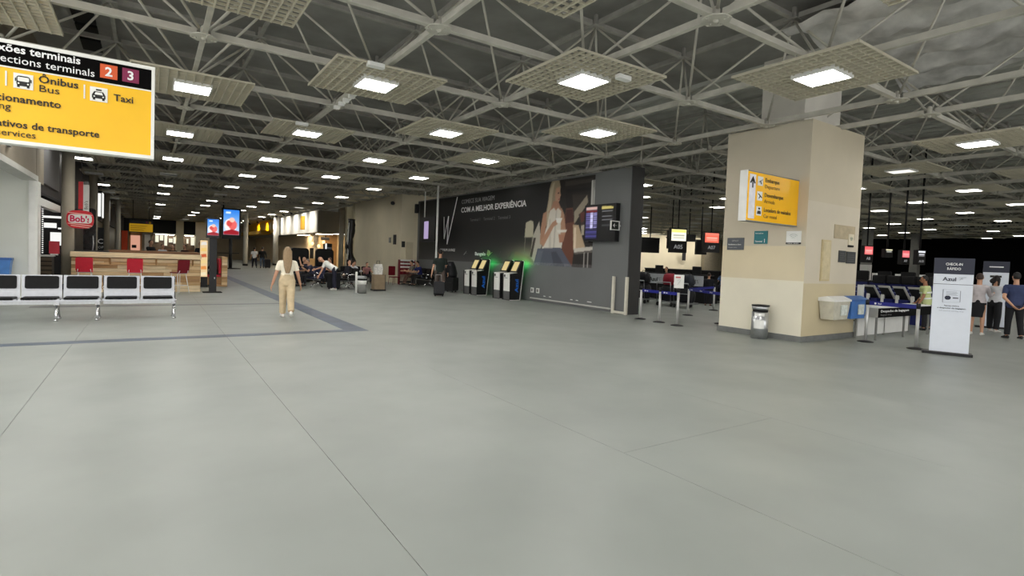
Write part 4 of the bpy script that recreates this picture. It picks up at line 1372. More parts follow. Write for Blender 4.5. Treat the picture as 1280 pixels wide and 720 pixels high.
t = thing('trash_bin', 'round grey steel trash bin with white band beside the white post', 'bin', (7.22, 21.75, 0))
MB().lathe([(.20, 0), (.20, .36)], n=18).build('lower_body', M_grey, t)
MB().lathe([(.202, .36), (.202, .53)], n=18).build('white_band', M_white, t)
MB().lathe([(.19, .53), (.19, .60)], n=18).build('opening_ring', M_matte_black, t)
MB().lathe([(.205, .60), (.205, .68), (.16, .71)], n=18).build('lid', M_steel, t)
t = thing('white_post', 'thin white barrier post just left of the grey trash bin', 'post', (6.95, 21.6, 0))
MB().lathe([(.045, 0.02), (.045, .86), (.03, .88)], n=12).build('post', M_white, t)
MB().lathe([(.11, 0), (.11, .015), (.05, .03)], n=14).build('base', M_steel, t)
t = thing('cardboard_box', 'large brown box bin with black edges right of the trash bin', 'box', (8.45, 23.2, 0))
MB().b2((-.24, -.2, .06), (.24, .2, .72)).build('box_body', mat('box_brown', (140, 122, 98), .6, 0, .1, 5), t)
MB().b2((-.27, -.23, 0), (.27, .23, .07)).build('base', M_black, t)
MB().b2((.24, -.21, .06), (.265, .21, .72)).build('black_edge', M_black, t)
t = thing('white_bag', 'white shopping bag standing on the brown box', 'bag', (8.42, 23.2, .72))
MB().rings([[(sx * a, sy * .10, z) for sx, sy in ((-1, -1), (1, -1), (1, 1), (-1, 1))] for a, z in ((.17, 0), (.20, .28), (.15, .46))], True, False).build('bag_body', mat('bag_white', (208, 206, 200), .6, 0, .25, 14), t)
MB().tube([(-.08, 0, .44), (-.06, 0, .6), (.06, 0, .6), (.08, 0, .44)], .014, 6).build('handle', M_dark, t)

def suitcase(name, x, y, rz, w, d, h, m, label, tilt=0, handle=True, lift=0.0):
    t = thing(name, label, 'suitcase', (x, y, lift), rz)
    R = Matrix.Rotation(math.radians(tilt), 3, 'X')
    def tr(b):
        b.v = [tuple(R @ Vector(v)) for v in b.v]
        return b
    tr(MB().rbox((0, 0, .06 + h / 2), (w, d, h), .06, 'y', 4)).build('shell', m, t)
    tr(MB().rbox((0, -d / 2 - .012, .06 + h * .36), (w * .8, .03, h * .5), .04, 'y')).build('front_pocket', m, t)
    if handle:
        tr(MB().tube([(-w * .28, d * .3, h), (-w * .28, d * .3, h + .42), (w * .28, d * .3, h + .42), (w * .28, d * .3, h)], .012, 6)).build('pull_handle', M_steel, t)
    for sx in (-1, 1):
        tr(MB().tube([(sx * w * .36 - .02, d * .3, .04), (sx * w * .36 + .02, d * .3, .04)], .04, 10)).build('wheel', M_black, t)
        if not tilt:
            tr(MB().tube([(sx * w * .36 - .02, -d * .3, .04), (sx * w * .36 + .02, -d * .3, .04)], .04, 10)).build('wheel', M_black, t)
    return t
M_case = mat('suitcase_black', (22, 23, 28), .55, 0, .2, 8)
suitcase('suitcase', 6.78, 24.2, math.radians(20), .46, .30, .66, M_case, 'black suitcase standing behind the bending man in white', handle=False)
suitcase('suitcase', 9.80, 19.85, math.radians(-20), .42, .26, .52, M_case, 'small black suitcase pulled by the man in shorts', tilt=-22, lift=0.02)
suitcase('suitcase', 11.55, 22.3, math.radians(-60), .62, .46, .62, mat('case_dark', (16, 16, 18), .6, 0, .2), 'big black suitcase on the floor behind the man in shorts', handle=False)
t = thing('dark_jacket', 'black jacket heaped over the big suitcase behind the man in shorts', 'jacket', (11.55, 22.3, .68))
MB().rings([[(r * math.cos(2 * PI * i / 12) * 1.1, r * math.sin(2 * PI * i / 12), z) for i in range(12)] for r, z in ((.28, 0), (.30, .2), (.22, .5), (.12, .72))]).build('jacket_body', M_case, t)
suitcase('suitcase', 8.50, 50.6, 0, .42, .3, .72, M_case, 'small dark suitcase rolling beside the far walking couple')

# ================================================================== ON THE BEIGE PILLAR
t = thing('pillar_sign', 'yellow departures, arrivals and car rental sign projecting from the beige pillar', 'sign', (0, 0, 0))
YS = 6.68
Zb, Zt = 2.62, 3.67
M_yglow = mat('pillar_sign_yellow', (250, 188, 26), .22, 0, .04, 2)
MB().b2((10.27, YS, Zb + .02), (12.25, YS + .15, Zt - .02)).build('sign_box', M_yglow, t)
MB().b2((10.245, YS - .005, Zb), (10.27, YS + .16, Zt)).build('side_frame', M_white, t)
b = MB().b2((10.27, YS - .006, Zb), (12.25, YS + .155, Zb + .02)).b2((10.27, YS - .006, Zt - .02), (12.25, YS + .155, Zt))
b.build('edge_trim', M_grey, t)
ys = YS - .004
def cs(s, x, z, h, w=None, bold=0.0, m=M_letter_k):
    return text(s, (x, ys, z), EX, EZ, h, m, t, 'LEFT', bold, w)
MB().b2((10.34, ys, 2.68), (10.56, YS + .01, 3.60)).build('arrow_panel', mat('arrow_panel_white', (226, 224, 232), .4), t)
b = MB().bar((10.45, ys - .003, 3.32), (10.45, ys - .003, 3.52), .04, .004)
b.prism([(10.45, 3.56), (10.55, 3.42), (10.51, 3.41), (10.45, 3.49), (10.39, 3.41), (10.35, 3.42)], ys - .005, ys - .001, 'y')
b.build('arrow', M_letter_k, t)
for k, (a, c) in enumerate((('Embarque', 'Departure'), ('Desembarque', 'Arrivals'), ('Locadora de veículos', 'Car rental'))):
    z = 3.39 - k * .315
    tl = MB().b2((10.63, ys, z), (10.82, YS + .01, z + .19)).build('pictogram_tile', M_white, t)
    pb = MB()
    if k == 0:
        pb.bar((10.66, ys - .003, z + .07), (10.79, ys - .003, z + .13), .034, .004).bar((10.71, ys - .003, z + .10), (10.75, ys - .003, z + .03), .03, .004)
    elif k == 1:
        pb.bar((10.66, ys - .003, z + .14), (10.79, ys - .003, z + .06), .034, .004).bar((10.73, ys - .003, z + .10), (10.69, ys - .003, z + .04), .03, .004)
    else:
        pb.prism([(10.66, z + .03), (10.79, z + .03), (10.79, z + .07), (10.77, z + .10), (10.68, z + .10), (10.66, z + .07)], ys - .005, ys - .001, 'y').box((10.725, ys - .003, z + .145), (.06, .004, .04))
    pb.build('pictogram', M_letter_k, tl)
    cs(a, 10.90, z + .095, .085, (.54, .72, 1.05)[k], .012)
    cs(c, 10.90, z - .035, .080, (.56, .40, .50)[k], 0, mat('sign_brown', (110, 76, 10), .5, 0, 0))

def plaque(y0, y1, z0, z1, m, label, lines=(), mark=None):
    t = thing('wall_plaque', label, 'sign', (12.25, 0, 0))
    MB().b2((-.02, y0, z0), (0, y1, z1)).build('plate', m, t)
    for (s, y, z, h, w, mm) in lines:
        text(s, (-.023, y, z), ND, EZ, h, mm, t, 'LEFT', 0, w)
    return t
plaque(7.97, 8.43, 2.08, 2.38, mat('plaque_slate', (88, 92, 98), .4, 0, .03), 'dark grey plaque lowest left under the yellow pillar sign',
       [('ESPAÇO', 8.30, 2.29, .04, .18, M_letter_g), ('Atendimento ao cliente', 8.40, 2.20, .035, .36, M_letter_w), ('Customer service', 8.40, 2.13, .03, .25, M_letter_g)])
plaque(7.36, 7.70, 2.23, 2.54, mat('plaque_teal', (46, 118, 126), .4, 0, .03), 'teal square plaque below the middle of the yellow pillar sign',
       [('Você está no', 7.67, 2.47, .03, .2, M_letter_w), ('Terminal', 7.67, 2.27, .04, .18, M_letter_w), ('1', 7.46, 2.26, .09, None, M_letter_w)])
def wifi(t, x, y, z, s, facing):
    for k, r in enumerate((.11, .075, .04)):
        b = MB()
        for i in range(6):
            a0, a1 = math.radians(45 + 15 * i), math.radians(45 + 15 * (i + 1))
            if facing == 'x':
                b.bar((x, y + s * r * math.cos(a0), z + s * r * math.sin(a0)), (x, y + s * r * math.cos(a1), z + s * r * math.sin(a1)), .014 * s, .003)
            else:
                b.bar((x + s * r * math.cos(a0), y, z + s * r * math.sin(a0)), (x + s * r * math.cos(a1), y, z + s * r * math.sin(a1)), .003, .014 * s)
        b.build('wifi_arc', mat('wifi_green', (92, 130, 112), .5), t)
t = plaque(6.56, 6.90, 2.26, 2.52, M_white, 'white wireless internet notice at the pillar corner, left face')
MB().b2((-.024, 6.56, 2.22), (0, 6.90, 2.26)).build('black_strip', M_black, t)
text('FREE WIFI', (-.026, 6.87, 2.228), ND, EZ, .022, M_letter_w, t, 'LEFT', 0, .26)
wifi(t, -.023, 6.73, 2.33, 1.1, 'x')
t = thing('wall_plaque', 'small white wireless notice on the right pillar face near its edge', 'sign', (0, 6.45, 0))
MB().b2((14.18, -.02, 2.28), (14.44, 0, 2.56)).build('plate', M_beige2, t)
MB().b2((14.18, -.024, 2.24), (14.44, 0, 2.29)).build('black_strip', M_black, t)
wifi(t, 14.31, -.023, 2.38, .9, 'y')
for x0, x1, z0, z1, lab in ((13.75, 14.08, 1.86, 2.14, 'left one of two dark plaques on the right pillar face'), (14.13, 14.58, 1.84, 2.13, 'right one of two dark plaques on the right pillar face')):
    t = thing('wall_plaque', lab, 'sign', (0, 6.45, 0))
    MB().b2((x0, -.02, z0), (x1, 0, z1)).build('plate', mat('plaque_black', (62, 64, 66), .45), t)
    for k in range(4):
        MB().b2((x0 + .05, -.022, z0 + .05 + k * .05), (x1 - .05 - .04 * (k % 2), -.02, z0 + .062 + k * .05)).build('lettering_line', M_letter_d, t)
for x0, x1, m, lab, lid in ((12.95, 13.72, mat('clear_plastic', (196, 192, 176), .25, 0, .12, 6), 'clear plastic recycling box on the right face of the beige pillar', M_white),
                       (13.78, 14.58, mat('bin_blue_box', (66, 118, 190), .3, 0, .1, 6), 'blue plastic recycling box on the right face of the beige pillar', mat('bin_blue_lid', (58, 104, 172), .35))):
    t = thing('recycling_box', lab, 'bin', ((x0 + x1) / 2, 6.27, 0))
    hw = (x1 - x0) / 2
    MB().rings([[(sx * hw * a, sy * .17 * a, z) for sx, sy in ((-1, -1), (1, -1), (1, 1), (-1, 1))] for a, z in ((.84, .52), (1, .94))], True, False).build('box_body', m, t)
    MB().prism([(-.19, .94), (.18, .94), (.18, 1.02), (0, 1.06), (-.19, .98)], -hw - .02, hw + .02, 'x').build('lid', lid, t)
    MB().b2((-.06, -.186, .62), (.22, -.165, .86)).build('label_sheet', mat('label_pale', (206, 212, 206), .5, 0, .2, 20), t)
    MB().b2((-.1, .15, .6), (.1, .18, .9)).build('bracket', M_grey, t)

t = thing('steel_bin', 'round stainless steel bin with white label before the beige pillar', 'bin', (11.93, 7.25, 0))
MB().lathe([(.185, 0), (.185, .62)], n=20).build('body', M_steel, t)
MB().lathe([(.165, .62), (.165, .68)], n=20).build('opening_ring', M_matte_black, t)
MB().lathe([(.188, .68), (.188, .76), (.15, .765)], n=20).build('top_ring', M_steel, t)
MB().lathe([(.196, .755), (.196, .785), (.13, .79), (.13, .76)], n=20).build('rim', M_black, t)
lb = MB()
for z0, z1 in ((.24, .44), (.53, .60)):
    pts = [math.radians(150 + 14 * k) for k in range(6)]
    vs = [(.188 * math.cos(a + .35), .188 * math.sin(a + .35), z) for z in (z0, z1) for a in pts]
    lb.add(vs, [(i, i + 1, i + 7, i + 6) for i in range(5)])
lb.build('white_label', M_white, t)
# ================================================================== QUEUE BARRIERS
def barrier_post(x, y, label, group=None, h=.97):
    t = thing('barrier_post', label, 'barrier post', (x, y, 0), 0, group)
    MB().lathe([(.17, 0), (.17, .012), (.12, .028), (.04, .04)], n=20).build('base', M_black, t)
    MB().lathe([(.034, .03), (.034, h)], n=14).build('tube', M_steel2, t)
    MB().lathe([(.042, h - .10), (.042, h + .01), (.03, h + .02)], n=14).build('belt_head', M_black, t)
    return t
M_steel2 = mat('satin_tube', (206, 206, 204), .3, .35, .04, 8)
def belt(p, q, label, z=.90, hh=.085, txt=True):
    p, q = Vector((p[0], p[1], 0)), Vector((q[0], q[1], 0))
    d = q - p
    L = d.length
    t = thing('queue_belt', label, 'belt', (p.x, p.y, 0), math.atan2(d.y, d.x))
    MB().b2((.04, -.002, z - hh), (L - .04, .002, z)).build('strap', M_blue, t)
    n = max(1, int(L / .7))
    for k in range(n if txt else 0):
        x = .12 + k * (L - .2) / n
        # lettering faces the hall (the side that looks to -x / -y)
        if d.y < 0 or d.x > abs(d.y):
            MB().lathe([(.022, 0), (.022, .001)], n=10)
            text('Azul', (x + .10, -.004, z - hh * .68), EX, EZ, .032, M_letter_w, t, 'LEFT', .01)
            b = MB()
            b.rbox((x + .05, -.004, z - hh * .5), (.045, .002, .045), .02, 'y')
            b.build('emblem', M_letter_w, t)
    return t
P = {'a': (12.13, 11.15), 'b': (12.02, 10.34), 'c': (11.91, 9.62), 'd': (14.75, 11.5), 'e': (17.5, 12.5), 'f': (13.65, 9.5)}
barrier_post(*P['a'], 'first barrier post, right beside the dark wall end')
barrier_post(*P['b'], 'barrier post in the middle of the three near the dark wall end')
barrier_post(*P['c'], 'barrier post carrying a white sheet sign, nearest of the three', h=1.0)
barrier_post(*P['d'], 'barrier post farther back behind the white sheet sign')
barrier_post(*P['e'], 'barrier post far back near the left edge of the beige pillar')
barrier_post(*P['f'], 'barrier post half hidden behind the left edge of the beige pillar')
belt(P['a'], P['b'], 'blue belt between the first two posts by the dark wall end')
belt(P['b'], P['c'], 'blue belt ending at the post with the white sheet sign')
belt((14.75, 11.5), (13.65, 9.5), 'blue belt farther back reaching behind the beige pillar')
belt((17.5, 12.5), (14.75, 11.5), 'blue belt stretched between the two posts far back', txt=False)
t = thing('sheet_sign', 'white upright sheet sign with red heading on a barrier post', 'sign', (11.91, 9.62, 1.02), math.radians(-62))
MB().b2((-.13, -.012, 0), (.13, .012, .36)).build('frame', M_white, t)
MB().b2((-.09, -.014, .27), (.04, -.012, .31)).build('heading', mat('heading_red', (190, 96, 90), .5, 0, 0), t)
b = MB().bar((-.04, -.014, .08), (.05, -.014, .22), .02, .003).bar((-.05, -.014, .2), (.03, -.014, .24), .015, .003)
b.build('pictogram', mat('picto_grey', (150, 150, 146), .5, 0, 0), t)
MB().b2((-.03, -.01, -.03), (.03, .01, .0)).build('clamp', M_black, t)

# check-in counters with pale front panels
for y, lab in ((17.6, 'check-in desk with pale front panel, left one behind the barriers'), (15.45, 'check-in desk with pale front panel, right one behind the barriers')):
    t = thing('check_in_desk', lab, 'desk', (20.0, y, 0), 0)
    MB().b2((0, -.75, 0), (.8, .95, 1.05)).build('desk_body', M_matte_black, t)
    MB().b2((-.03, -.60, .74), (0, .45, 1.2)).build('front_panel', mat('desk_pale', (186, 190, 196), .4, 0, .04), t)
    MB().b2((-.05, -.80, 1.2), (.45, 1.0, 1.25)).build('desk_top', M_dark, t)
    text('Azul', (-.035, .28, .84), ND, EZ, .19, M_letter_k, t, 'LEFT', .02, .50)
    b = MB().bar((-.036, -.36, .86), (-.036, -.30, 1.02), .03, .003).bar((-.036, -.45, 1.04), (-.036, -.25, 1.0), .03, .003)
    b.build('emblem', M_letter_k, t)
    MB().b2((.3, -.2, 1.25), (.36, .25, 1.6)).build('monitor', M_black, t)
t = thing('baggage_belt', 'long low black baggage belt edge behind the check-in desks', 'conveyor', (22.5, 17.0, 0))
MB().b2((0, -5.0, 0), (.5, 3.5, 1.38)).build('belt_wall', M_matte_black, t)
MB().b2((-.05, -5.0, 1.38), (.55, 3.5, 1.43)).build('belt_edge', M_dark, t)

# luggage trolleys loaded with bags
def trolley(x, y, rz, label):
    t = thing('luggage_trolley', label, 'trolley', (x, y, 0), rz)
    b = MB()
    for s in (-1, 1):
        b.tube([(s * .25, -.45, .16), (s * .30, .40, .16), (s * .30, .48, .95)], .018, 6)
    b.tube([(-.30, .48, .95), (.30, .48, .95)], .022, 6).tube([(-.29, .45, .55), (.29, .45, .55)], .014, 6)
    b.build('frame', M_steel, t)
    MB().b2((-.26, -.45, .17), (.28, .40, .20)).build('platform', M_steel, t)
    for s in (-1, 1):
        MB().tube([(s * .3 - .02, .36, .08), (s * .3 + .02, .36, .08)], .08, 10).build('wheel', M_black, t)
    MB().tube([(-.02, -.38, .07), (.02, -.38, .07)], .07, 10).build('wheel', M_black, t)
    return t
def soft_bag(x, y, z, rx, ry, h, m, label, rz=0, top=True):
    t = thing('travel_bag', label, 'bag', (x, y, z), rz)
    MB().rings([[(rx * k * math.copysign(abs(math.cos(2 * PI * i / 16)) ** .7, math.cos(2 * PI * i / 16)), ry * k * math.copysign(abs(math.sin(2 * PI * i / 16)) ** .7, math.sin(2 * PI * i / 16)), h * q) for i in range(16)]
                for k, q in ((.8, 0), (1, .12), (1.02, .5), (.9, .85), (.55, 1.0))]).build('bag_body', m, t)
    if top:
        MB().tube([(-rx * .4, 0, h * .95), (-rx * .3, 0, h * 1.14), (rx * .3, 0, h * 1.14), (rx * .4, 0, h * .95)], .016, 6).build('handle', M_black, t)
    else:
        MB().tube([(-rx * .5, -ry * .98, h * .5), (-rx * .4, -ry * 1.12, h * .56), (rx * .4, -ry * 1.12, h * .56), (rx * .5, -ry * .98, h * .5)], .016, 6).build('handle', M_black, t)
    return t
M_bagk = mat('bag_black', (18, 18, 24), .6, 0, .25, 6)
M_bagr = mat('bag_red', (150, 28, 46), .6, 0, .15, 6)
M_bagn = mat('bag_grey', (30, 34, 44), .6, 0, .2, 6)
for x, y, m1, m2, lab in ((17.3, 15.78, M_bagk, M_bagk, 'left'), (17.3, 14.42, M_bagk, M_bagr, 'middle'), (17.3, 13.58, M_bagk, M_bagn, 'right')):
    trolley(x, y, math.radians(100), {'left': 'loaded luggage trolley nearest the dark wall end', 'middle': 'luggage trolley under the red bag', 'right': 'luggage trolley right of the one with the red bag'}[lab])
    soft_bag(x - .02, y, .205, .34, .21, .62, m1, {'left': 'big black bag on the trolley nearest the dark wall end', 'middle': 'big black bag under the red bag', 'right': 'big black bag on the trolley right of the red bag'}[lab], math.radians(100), False)
    soft_bag(x, y + .01, .835, .27, .19, .46, m2, {'left': 'upper black bag on the trolley nearest the dark wall end', 'middle': 'red bag on top of a trolley by the barriers', 'right': 'dark grey bag topmost right of the red bag'}[lab], math.radians(100))

# monitors hung over the check-in desks
def hung_monitor(x, y, z0, z1, w, label, pic=None, txt=None, group=None, top=6.8):
    """black hanging box, face looks to -y (towards the hall)"""
    t = thing('hung_monitor', label, 'monitor', (x, y, 0), math.radians(-20), group)
    MB().b2((-w / 2, -.06, z0), (w / 2, .12, z1)).build('case', M_black, t)
    MB().tube([(0, .03, z1), (0, .03, top)], .035, 6).build('hanger_rod', M_black, t)
    H = z1 - z0
    if pic:
        img = blank(20, 14, pic[0])
        fill(img, (20, 14), [(0, 10), (20, 10), (20, 14), (0, 14)], pic[1])
        for k in range(2):
            fill(img, (20, 14), [(2, 3 + 3 * k), (18, 3 + 3 * k), (18, 4.4 + 3 * k), (2, 4.4 + 3 * k)], pic[2])
        paint_grid('screen', w * .86, H * .46, 20, 14, img, frame_mat((-w * .43, -.065, z0 + H * .48), EX, EZ), print_mat('monitor_picture', emit=1.3), t)
    if txt:
        text(txt, (0, -.065, z0 + H * .16), EX, EZ, H * .17, mat('dim_glow', (190, 190, 190), emit=.5), t, 'CENTER', .01)
    return t
hung_monitor(24.5, 20.0, 2.32, 3.70, 1.05, 'hung monitor with white and yellow screen and number A05', ((250, 246, 226), (246, 226, 120), (150, 150, 140)), 'A05')
hung_monitor(24.5, 17.85, 2.36, 3.44, .95, 'hung monitor with red screen and number A07', ((230, 100, 78), (226, 120, 100), (248, 190, 170)), 'A07')
hung_monitor(24.6, 22.1, 2.30, 3.20, 1.15, 'dark hung monitor nearest the dark wall end, screen off')
hung_monitor(24.9, 20.75, 2.55, 3.60, .55, 'dark hung box directly left of the yellow-white monitor')
hung_monitor(24.9, 18.75, 2.25, 3.05, .62, 'dark hung box directly left of the red monitor')
hung_monitor(27.5, 21.6, 3.10, 3.55, .80, 'small dark hung box between the yellow-white and red monitors')
hung_monitor(26.0, 11.0, 2.06, 2.80, .50, 'pink-lit hung monitor nearest the right edge of the beige pillar', ((236, 110, 110), (226, 90, 96), (250, 190, 180)), 'A8')
hung_monitor(26.0, 9.60, 2.02, 2.62, .42, 'small pink-lit hung monitor above the blue machines', ((226, 110, 116), (210, 90, 96), (244, 180, 176)), 'A9')
hung_monitor(26.0, 10.22, 2.30, 2.66, .40, 'hung monitor showing two short white lines over the blue machines', ((10, 10, 10), (236, 232, 190), (230, 230, 220)))
hung_monitor(26.0, 9.05, 2.02, 2.62, .42, 'hung monitor showing white lines, farthest right over the blue machines', ((10, 10, 10), (226, 230, 236), (230, 230, 236)), 'A10')
for y, z, lab in ((22.9, 1.9, 'small dark notice on the far beige check-in wall, left one'),):
    pass
t = thing('wall_notice', 'small dark square notice on the far beige check-in wall', 'sign', (46.5, 43.55, 0))
MB().b2((-.35, 0, 2.9), (.35, .05, 3.6)).build('panel', M_dark, t)
t = thing('wall_extinguisher', 'dark extinguisher sign on the far beige wall under the red monitor', 'sign', (54.0, 43.05, 0))
MB().b2((-.3, 0, 2.2), (.3, .05, 3.1)).build('panel', M_dark, t)

# ================================================================== RIGHT: TABLE, MACHINES, TOTEMS
t = thing('service_table', 'grey service table with black banner edge right of the beige pillar', 'table', (14.63, 5.88, 0))
L, D = 3.2, .52
MB().b2((0, 0, .78), (L, D, .81)).build('table_top', M_white, t)
M_tab = mat('table_grey', (172, 170, 160), .5, 0, .06)
MB().b2((0, 0, .56), (.02, D, .78)).build('end_apron', M_tab, t)
bn = MB().b2((0.02, -.012, .55), (L, .008, .775)).build('banner', mat('banner_black', (14, 14, 15), .85, 0, .1, spec=.1), t)
text('Despacho de bagagem', (.12, -.015, .68), EX, EZ, .055, M_letter_w, bn, 'LEFT', .01, 1.6)
text('Baggage drop', (.12, -.015, .60), EX, EZ, .04, M_letter_d, bn, 'LEFT', 0, .6)
MB().b2((.1, D - .05, .04), (L - .1, D - .03, .56)).build('back_panel', M_white, t)
for x in (.03, 1.6, L - .03):
    for y in (.03, D - .03):
        MB().b2((x - .02, y - .02, 0), (x + .02, y + .02, .78)).build('leg', M_grey, t)
barrier_post(14.07, 5.88, 'barrier post standing in front of the grey service table corner', h=.98)
barrier_post(14.0, 4.84, 'barrier post just left of the white totem', h=.98)
belt((14.07, 5.88), (14.0, 4.84), 'blue belt stretched before the service table to the white totem', z=.97, hh=.09)

def drop_machine(x, y, label):
    t = thing('bag_drop_machine', label, 'machine', (x, y, 0), math.radians(-12))
    MB().b2((0, -.19, 0), (.55, .19, .78)).build('machine_body', M_navy, t)
    MB().prism([(-.18, 1.22), (-.15, 1.22), (.34, .66), (.30, .62)], -.19, .19, 'y').build('slanted_console', M_white, t)
    MB().prism([(-.19, 1.15), (-.165, 1.15), (.20, .73), (.175, .72)], -.15, .15, 'y').build('screen', M_black, t)
    MB().b2((.36, -.19, .78), (.55, .19, 1.28)).build('head_post', M_navy, t)
    MB().b2((-.02, .08, .64), (.04, .17, .92)).build('white_notice', M_white, t)
    MB().rbox((.42, 0, 1.42), (.32, .38, .28), .06, 'y').build('machine_head', M_matte_black, t)
    for k in range(2):
        MB().b2((.355, -.14, .98 + k * .12), (.362, .12, 1.0 + k * .12)).build('lettering_line', mat('line_pale_blue', (150, 160, 220), .5), t)
    return t
for k, (y, lab) in enumerate(((8.42, 'first blue bag machine with slanted white console, nearest the beige pillar'), (7.98, 'second blue bag machine with slanted white console'), (7.55, 'third blue bag machine with slanted white console'), (7.12, 'fourth blue bag machine with slanted white console, beside the yellow vest'))):
    drop_machine(20.4, y, lab)
def back_counter(x, y, label):
    t = thing('bag_counter', label, 'counter', (x, y, 0))
    MB().b2((0, -.33, 0), (.5, .33, 1.28)).build('counter_body', M_navy, t)
    for k in range(3):
        MB().b2((-.006, -.26, .72 + k * .17), (0, .24, .74 + k * .17)).build('lettering_line', mat('line_pale_blue', (150, 160, 220), .5), t)
    MB().b2((-.03, -.34, 1.28), (.52, .34, 1.34)).build('counter_top', M_black, t)
    MB().rbox((.2, -.05, 1.52), (.10, .46, .36), .05, 'x').build('monitor', M_matte_black, t)
    MB().b2((.06, .15, 1.34), (.14, .30, 1.62)).build('white_stand', M_white, t)
    return t
for k, (y, lab) in enumerate(((9.75, 'navy bag counter half hidden by the beige pillar'), (9.0, 'navy bag counter with white stand, second from the beige pillar'), (8.25, 'navy bag counter third from the beige pillar'), (7.5, 'navy bag counter farthest right behind the machines'))):
    back_counter(22.4, y, lab)
t = thing('paper_stand', 'narrow white upright notice between the pillar and the blue machines', 'sign', (19.6, 8.42, 0))
MB().b2((-.02, -.09, 0), (.02, .10, 1.22)).build('board', M_white, t)
MB().b2((-.12, -.15, 0), (.12, .15, .03)).build('foot', M_black, t)

def totem(x, y, rz, label, h=2.0, w=.64, lines=True):
    """face looks to local -y"""
    t = thing('check_in_totem', label, 'sign', (x, y, 0), rz)
    MB().b2((-w / 2 - .12, -.16, 0), (w / 2 + .06, .16, .055)).build('base', M_black, t)
    M_tot = mat('totem_white', (222, 228, 238), .4, 0, .02)
    MB().b2((-w / 2, -.03, .055), (w / 2, .03, h * .835)).build('board', M_tot, t)
    hd = MB().b2((-w / 2 - .005, -.035, h * .835), (w / 2 + .005, .035, h)).build('header', mat('totem_header', (36, 40, 58), .45, 0, .05), t)
    if lines:
        y0 = -.034
        text('CHECK-IN', (0, -.04, h * .925), EX, EZ, .052, M_letter_w, hd, 'CENTER', .012, .27)
        text('RÁPIDO', (0, -.04, h * .878), EX, EZ, .052, M_letter_w, hd, 'CENTER', .012, .22)
        mn = mat('totem_navy', (34, 40, 60), .5, 0, 0)
        text('Azul', (-.17, y0, h * .765), EX, EZ, .075, mn, t, 'LEFT', .02, .22)
        b = MB().bar((.10, y0, h * .775), (.14, y0, h * .80), .02, .003).bar((.09, y0, h * .802), (.20, y0, h * .806), .02, .003).bar((.13, y0, h * .785), (.16, y0, h * .79), .02, .003)
        b.build('emblem', mn, t)
        MB().b2((-w / 2, y0, h * .728), (w / 2, -.03, h * .732)).build('rule', mn, t)
        mg = mat('totem_grey', (150, 156, 168), .5, 0, 0)
        b = MB()
        for (a, c) in (((-.15, 1.08), (.13, 1.10)), ((.13, 1.10), (.13, 1.33)), ((.13, 1.33), (-.15, 1.35)), ((-.15, 1.35), (-.15, 1.08))):
            b.bar((a[0], y0, a[1]), (c[0], y0, c[1]), .012, .003)
        b.build('document_outline', mg, t)
        MB().rbox((-.07, y0, 1.18), (.10, .003, .085), .04, 'y').build('round_mark', mn, t)
        MB().b2((.01, y0 - .001, 1.17), (.10, y0, 1.19)).build('text_bar', mn, t)
        for k in range(4):
            MB().b2((-.10, y0 - .001, 1.235 + k * .022), (.09 - .02 * (k % 2), y0, 1.242 + k * .022)).build('text_bar', mg, t)
        text('Faça seu check-in', (0, y0, 1.005), EX, EZ, .026, mn, t, 'CENTER', .01, .24)
        text('e despacho de bagagem', (0, y0, .955), EX, EZ, .026, mn, t, 'CENTER', .01, .46)
        text('Self check-in and bag drop', (0, y0, .90), EX, EZ, .02, mg, t, 'CENTER', 0, .40)
    else:
        MB().b2((-.14, -.034, h * .76), (.14, -.03, h * .79)).build('text_bar', M_letter_k, t)
        MB().b2((-.17, -.04, h * .91), (.17, -.035, h * .925)).build('text_bar', M_letter_w, hd)
    return t
ang = math.atan2(3.93 - 4.50, 13.90 - 13.68)
totem(13.80, 4.20, ang, 'tall white check-in totem with dark header, nearest one at right')
totem(22.5, 5.75, math.radians(-72), 'farther white totem with dark header behind the talking staff', 2.14, .62, False)
# ================================================================== PEOPLE
PENDING = []
def remesh(mb, name, m, parent, vox, it=4, label=None):
    o = mb.build(name, m, parent, label)
    md = o.modifiers.new('skin', 'REMESH')
    md.mode = 'VOXEL'
    md.voxel_size = vox
    md.use_smooth_shade = True
    s = o.modifiers.new('soft', 'SMOOTH')
    s.iterations = it
    s.factor = .5
    PENDING.append(o)
    return o

